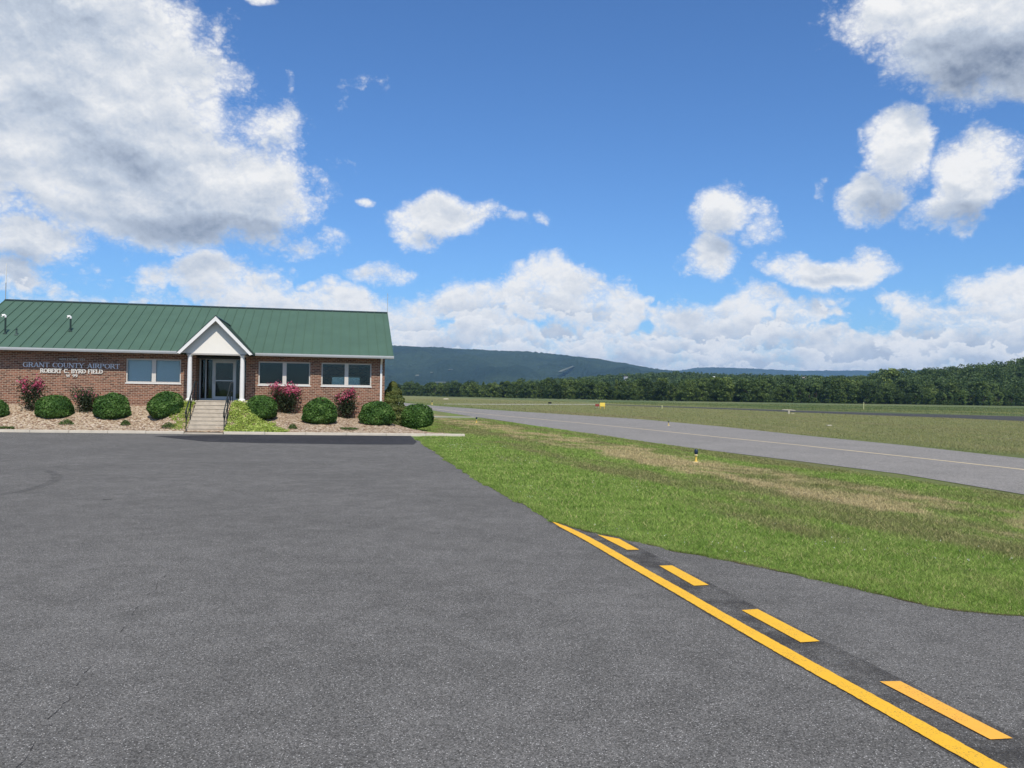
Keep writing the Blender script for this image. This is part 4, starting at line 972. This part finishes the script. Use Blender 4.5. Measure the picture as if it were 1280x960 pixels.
# ------------------------------------------------------------------ hills, mountain, woods
def hill_surface(name, crest, r0_, r1, r2, material, rough=0, nr=40, na=220, canopy=0, seed=1):
    # crest: [(photo x, height)] ; rises r0_->r1, falls to r2
    g = np.random.default_rng(seed)
    A = np.linspace(crest[0][0], crest[-1][0], na); Hh = np.interp(A, [c[0] for c in crest], [c[1] for c in crest])
    rr = np.concatenate([np.linspace(r0_, r1, nr), np.linspace(r1, r2, 8)[1:]])
    vs = np.zeros((na, len(rr), 3))
    ph = g.uniform(0, 6, 12)
    for j, r in enumerate(rr):
        f = (r-r0_)/(r1-r0_) if r <= r1 else 1-(r-r1)/(r2-r1)
        f = np.clip(f, 0, 1); f = f*f*(3-2*f)
        tanA = (A-640)/F
        gul = rough*(np.sin(A*.03+ph[0]+f*7)+.7*np.sin(A*.06+ph[1]-f*9+1.3*np.sin(f*6))+.4*np.sin(A*.13+ph[2]+f*13))*np.sin(math.pi*min(1, f))*.5
        z = -1+(Hh+1)*f+gul+(g.normal(0, canopy, na) if canopy else 0)
        vs[:, j] = np.stack([r*tanA, np.full(na, r), z], 1)
    nr_ = len(rr); mb = MB(); mb.add(vs.reshape(-1, 3), [(i*nr_+k, (i+1)*nr_+k, (i+1)*nr_+k+1, i*nr_+k+1) for i in range(na-1) for k in range(nr_-1)], not canopy)
    tag(mb.build(name, material), kind='structure')
    def hz(x, y):
        a = x/y*F+640; H_ = np.interp(a, [c[0] for c in crest], [c[1] for c in crest]); f = np.where(y <= r1, (y-r0_)/(r1-r0_), 1-(y-r1)/(r2-r1)); f = np.clip(f, 0, 1); f = f*f*(3-2*f)
        return -1+(H_+1)*f
    return hz
def hor(x): return 494+(x-640)*.015
def crest_h(lst, d, tree): return [(x, max(.5, (hor(x)-y)*d/F+2-tree)) for x, y in lst]
m_, N, b = mat('mountain_forest', .95, .1)
P = N.new('ShaderNodeNewGeometry').outputs['Position']
c = N.mix(N.step(N.noise(P, .0022, 5, .6), .35, .65), (.018, .036, .022), (.038, .062, .032)); f = N.math('MULTIPLY_ADD', N.noise(P, .02, 6, .75), 1.5, .25); c = N.mix(1.0, c, N.comb(f, f, f), 'MULTIPLY')
N.set(b.inputs['Base Color'], c)
bp = N.new('ShaderNodeBump', {'Height': N.noise(P, .03, 4, .7), 'Strength': 1.0, 'Distance': 30.0}); N.set(b.inputs['Normal'], bp.outputs[0]); M_mtn = m_
mtn = hill_surface('mountain', crest_h([(-500, 452), (-100, 440), (250, 433), (493, 434.2), (560, 437), (600, 438.6), (640, 441), (680, 443.6), (720, 447.5), (760, 452.5), (790, 457), (820, 462), (850, 466), (900, 471), (980, 480)], 6000, 0),
             2600, 6000, 7500, M_mtn, rough=36, nr=70, na=420, canopy=2.5, seed=4)
hill_surface('far_ridge', crest_h([(700, 470), (780, 464), (850, 463.3), (872, 459.8), (900, 459.6), (940, 461), (1000, 463.8), (1060, 463.4), (1100, 463.6), (1200, 462), (1500, 470)], 10500, 0), 7800, 10500, 12500, M_mtn, rough=20, canopy=3, seed=9)
M_wfloor = plain('woodland_floor', (.035, .055, .02), .95, .1, .3, .05)
MID = crest_h([(300, 487), (500, 487), (560, 485), (620, 480), (680, 473.5), (740, 469.5), (800, 466), (850, 464), (900, 467), (950, 467), (1000, 469), (1060, 470), (1150, 470), (1400, 470)], 1300, 12)
mid_z = hill_surface('wooded_hill', MID, 760, 1300, 1700, M_wfloor, nr=20, na=160)
NEAR = crest_h([(820, 486), (900, 474), (960, 471), (1000, 472), (1060, 471), (1088, 469), (1102, 463), (1160, 461), (1200, 457), (1240, 452), (1280, 447.5), (1340, 443), (1500, 440)], 760, 15)
near_z = hill_surface('wooded_rise', NEAR, 545, 760, 900, M_wfloor, nr=20, na=160)
# mountain clearings: pale cut strips lying on the slope
def clearing(pp, dist0):
    out = []
    for x, y in pp:
        best = None
        for r in np.arange(2700, 5990, 15):
            q = EYE+ray(x, y)/ray(x, y)[1]*r
            if q[2] <= mtn(q[0], q[1])+4: best = q; break
        out.append(best)
    return out
M_clear = plain('cleared_land', (.13, .14, .10), .95, .1, .25, .01)
for pp in ([(697, 465), (702, 464.5), (716, 458.5), (738, 452), (745, 450.5), (741, 451), (716, 457), (701, 462.5)], [(560, 462.5), (566, 462), (571, 459), (568, 458.8), (562, 461)], [(519, 470), (524, 469.8), (524, 468.2), (520, 468.4)],
           [(538, 465.8), (541, 465.7), (541, 464.8), (538, 464.9)], [(544, 478.2), (560, 478.2), (560, 477.3), (544, 477.3)]):
    q = clearing(pp, 0)
    if all(k is not None for k in q): 
        q = [k-np.array([0, 6, 0]) for k in q]
        tag(MB().add(q+[k+np.array([0, 6, -4]) for k in q], [tuple(range(len(q)))]+[(i, (i+1) % len(q), len(q)+(i+1) % len(q), len(q)+i) for i in range(len(q))]).build('hill_clearing', M_clear), kind='structure')
# trees
M_leaf = leafmat('tree_leaves', (.036, .066, .014), (.125, .185, .042), None, .2, objvar=True)
M_leafw = leafmat('woodland_leaves', (.042, .078, .017), (.105, .155, .038), None, .2)
M_light = leafmat('pale_tree_leaves', (.06, .11, .025), (.12, .18, .045), None, .25, objvar=True)
M_bark = plain('bark', (.09, .07, .055), .9, .1)
def crown_pts(g, H, R, n, low=.12, nl=16, conif=False):
    th = g.uniform(0, 6.28, nl); zz = g.uniform(low, 1, nl)
    rr = R*np.sqrt(np.clip(1-((zz-.52)/.56)**2, .05, 1))*g.uniform(.3, .8, nl)
    if conif: rr = R*(1.05-zz)*g.uniform(.3, .8, nl)
    L = np.stack([rr*np.cos(th), rr*np.sin(th), zz*H*.86], 1); lr = R*g.uniform(.28, .5, nl)*(1 if nl < 20 else .78)
    k = g.integers(0, nl, n); d = g.normal(size=(n, 3)); d /= np.linalg.norm(d, axis=1)[:, None]
    C = L[k]+d*(lr[k]*g.uniform(.55, 1.05, n))[:, None]*np.array([1, 1, .8]); C[:, 2] = np.clip(C[:, 2], .04*H, H)
    lob = g.uniform(0, 1, nl)[k]
    return C, np.clip(.6*lob+.4*g.uniform(0, 1, n), 0, 1), d
protos = []
for v in range(6):
    g = np.random.default_rng(100+v); H = 1.0
    C, r, d = crown_pts(g, 14, [4.6, 4.0, 5.2, 3.4, 4.4, 2.6][v], 2600, .08, 46, v == 5)
    mm = M_light if v == 3 else M_leaf
    crown = quads('crown', leafquads(C, .46, d, .7), mm, r)
    tk = MB().tube([(0, 0, -.5), (.1, 0, 4), (0, .1, 9)], [.28, .2, .08], 7)
    for k in range(5):
        a = g.uniform(0, 6.28); z = g.uniform(3, 7); tk.tube([(0, 0, z), (math.cos(a)*1.2, math.sin(a)*1.2, z+1.2), (math.cos(a)*2.4, math.sin(a)*2.4, z+3)], [.1, .07, .03], 5)
    tmp = tk.build('trunk', M_bark); trunk = tmp.data; bpy.data.objects.remove(tmp)
    protos.append((crown, trunk))
def front_d(x): return float(np.interp(x, [480, 520, 600, 700, 800, 900, 1000, 1280, 1400], [820, 760, 640, 540, 500, 490, 500, 520, 530]))
LAB = {'wide': 'broad dark green tree in the wood along the far side of the airfield', 'pale': 'paler green young tree at the foot of the wood beyond the runway', 'fir': 'narrow dark green tree in the wood along the far side of the airfield'}
cnt = 0
for row in range(3):
    for i in range(98):
        x = 488+(1310-488)*(i+rng.uniform(.1, .9))/98
        d = front_d(x)+row*17+rng.uniform(-5, 8)
        px_, py_ = at_dist(x, d)
        young = x > 1170 and row == 0
        v = 3 if (young or rng.uniform() < .07) else int(rng.choice([0, 1, 2, 4, 5], p=[.26, .26, .22, .2, .06]))
        hgt = rng.uniform(9, 17)*(1 if row else .85)*(float(np.interp(x, [500, 640, 800, 900], [.95, 1.0, .92, 1.0])))
        if young: hgt = rng.uniform(8, 11)
        k = hgt/14
        o = empty('tree', (px_, py_, float(max(-.2, near_z(px_, py_) if x > 830 else -.2))), rng.uniform(0, 6.28)); o.scale = (k*rng.uniform(.9, 1.25),)*2+(k,)
        lab = 'pale' if v == 3 else ('fir' if v == 5 else 'wide'); tag(o, LAB[lab], 'tree', {'pale': 'paler young trees beyond the runway', 'fir': 'narrow trees of the far wood', 'wide': 'broad trees of the far wood'}[lab])
        link('crown', protos[v][0], o); link('trunk', protos[v][1], o); cnt += 1
# the one tall tree standing over the skyline
x = 1112; px_, py_ = at_dist(x, 560); o = empty('tree', (px_, py_, -.2), 1.0); o.scale = (1.9, 1.9, 1.85); tag(o, 'tallest dark tree bulging above the skyline of the far wood, where the hill dips', 'tree'); link('crown', protos[1][0], o); link('trunk', protos[1][1], o)
HOUSES = [(782, 471.5, 1150, 'white house with dark roof in the trees on the middle hillside', 4.2, (.8, .8, .78), (.12, .11, .11)), (893, 472, 1180, 'bright white pale roofed house high in the trees on the middle hill', 4, (.82, .82, .82), (.72, .72, .72)),
          (649, 481, 1050, 'tan house among trees on the lower left of the middle hill', 5, (.42, .34, .26), (.3, .25, .2)), (1004, 472.5, 1150, 'small house with pinkish roof on the crest left of the tallest dark tree', 7, (.5, .45, .4), (.45, .36, .3)),
          (617, 482.5, 1000, 'grey roofed house half hidden behind the left end of the far wood', 7, (.4, .38, .34), (.3, .3, .3)), (588, 482.5, 1000, 'brownish house behind the trees left of the grey roofed one', 5, (.4, .3, .22), (.34, .28, .24))]
hpos = []
for (x, y, d, lab, w_, cw, cr) in HOUSES:
    q = EYE+ray(x, y)/ray(x, y)[1]*d; base = float(mid_z(q[0], q[1])); top = q[2]
    hpos.append((x, d, q[2]))
def wood(name, n, crestx, r0_, r1, zf, nleaf, size, lab, seed, hh):
    g = np.random.default_rng(seed); Q = []; Rn = []
    # shared small crowns, then merged: one mass of wood
    pr_ = [crown_pts(np.random.default_rng(seed*10+v), 14, [4.8, 4.2, 5.4, 3.6][v], nleaf, .15, 24) for v in range(4)]
    for i in range(n):
        x = g.uniform(*crestx); d = math.sqrt(g.uniform(r0_**2, r1**2))
        if d < front_d(x)+45: continue
        zz = None; skip = False
        X, Y = (x-640)/F*d, d; z = float(zf(X, Y)); h_ = g.uniform(*hh)
        for (hx, hd, hz_) in hpos:
            if abs(x-hx) < 4.5 and hd-420 < d < hd+12 and z+h_ > hz_-1.2: h_ = max(2.5, hz_-z-1.2); skip = h_ <= 2.6
        if skip: continue
        C, r, dd = pr_[i % 4]; k = h_/14; a = g.uniform(0, 6.28); ca, sa = math.cos(a), math.sin(a)
        C2 = np.stack([(C[:, 0]*ca-C[:, 1]*sa)*k*1.12, (C[:, 0]*sa+C[:, 1]*ca)*k*1.12, C[:, 2]*k], 1)+np.array([X, Y, z-.4])
        Q.append(C2); tone = g.uniform(-.3, .35); Rn.append(np.clip(r*.45+.28+tone*1.2, 0, 1))
    C = np.concatenate(Q); r = np.concatenate(Rn)
    tag(link(name, quads(name, leafquads(C, size, None), M_leafw, r)), lab, 'wood', kind='stuff')
wood('woodland', 1500, (850, 1330), 530, 800, near_z, 260, .72, 'dark wood covering the near hillside at the right', 21, (10, 19))
wood('woodland', 3200, (490, 1240), 640, 1340, mid_z, 150, .95, 'wood covering the middle hill below the mountain', 22, (9, 14))
for (x, y, d, lab, w_, cw, cr) in HOUSES:
    q = EYE+ray(x, y)/ray(x, y)[1]*d; base = float(mid_z(q[0], q[1]))-.3
    ho = tag(empty('house', (q[0], q[1], base), rng.uniform(-.4, .4)), lab, 'house'); t_ = q[2]-base+.4; t_ = max(t_, 3.5)
    MB().box(-w_/2, w_/2, -3.5, 3.5, 0, t_).build('wall', plain('house_wall', cw), ho)
    MB().prism([(-3.9, t_-.1), (0, t_+1.2), (3.9, t_-.1)], 0, -w_/2-.4, w_/2+.4).build('roof', plain('house_roof', cr), ho)
    for k in (-.25, .25): MB().box(w_*k-.5, w_*k+.5, -3.56, -3.505, t_-2.2, t_-.9).build('window', M_black, ho)

# ------------------------------------------------------------------ haze
hm = bpy.data.materials.new('haze'); hm.use_nodes = True; N = NT(hm.node_tree); N.n.clear()
pv = N.new('ShaderNodeVolumePrincipled', {'Color': (.38, .66, 1.0, 1), 'Density': 6.2e-5, 'Anisotropy': 0.0})
N.l.new(pv.outputs[0], N.new('ShaderNodeOutputMaterial').inputs['Volume'])
tag(MB().box(-14500, 14500, -3500, 14500, -3, 420).build('haze', hm), 'pale blue haze over the valley', 'haze', kind='stuff')
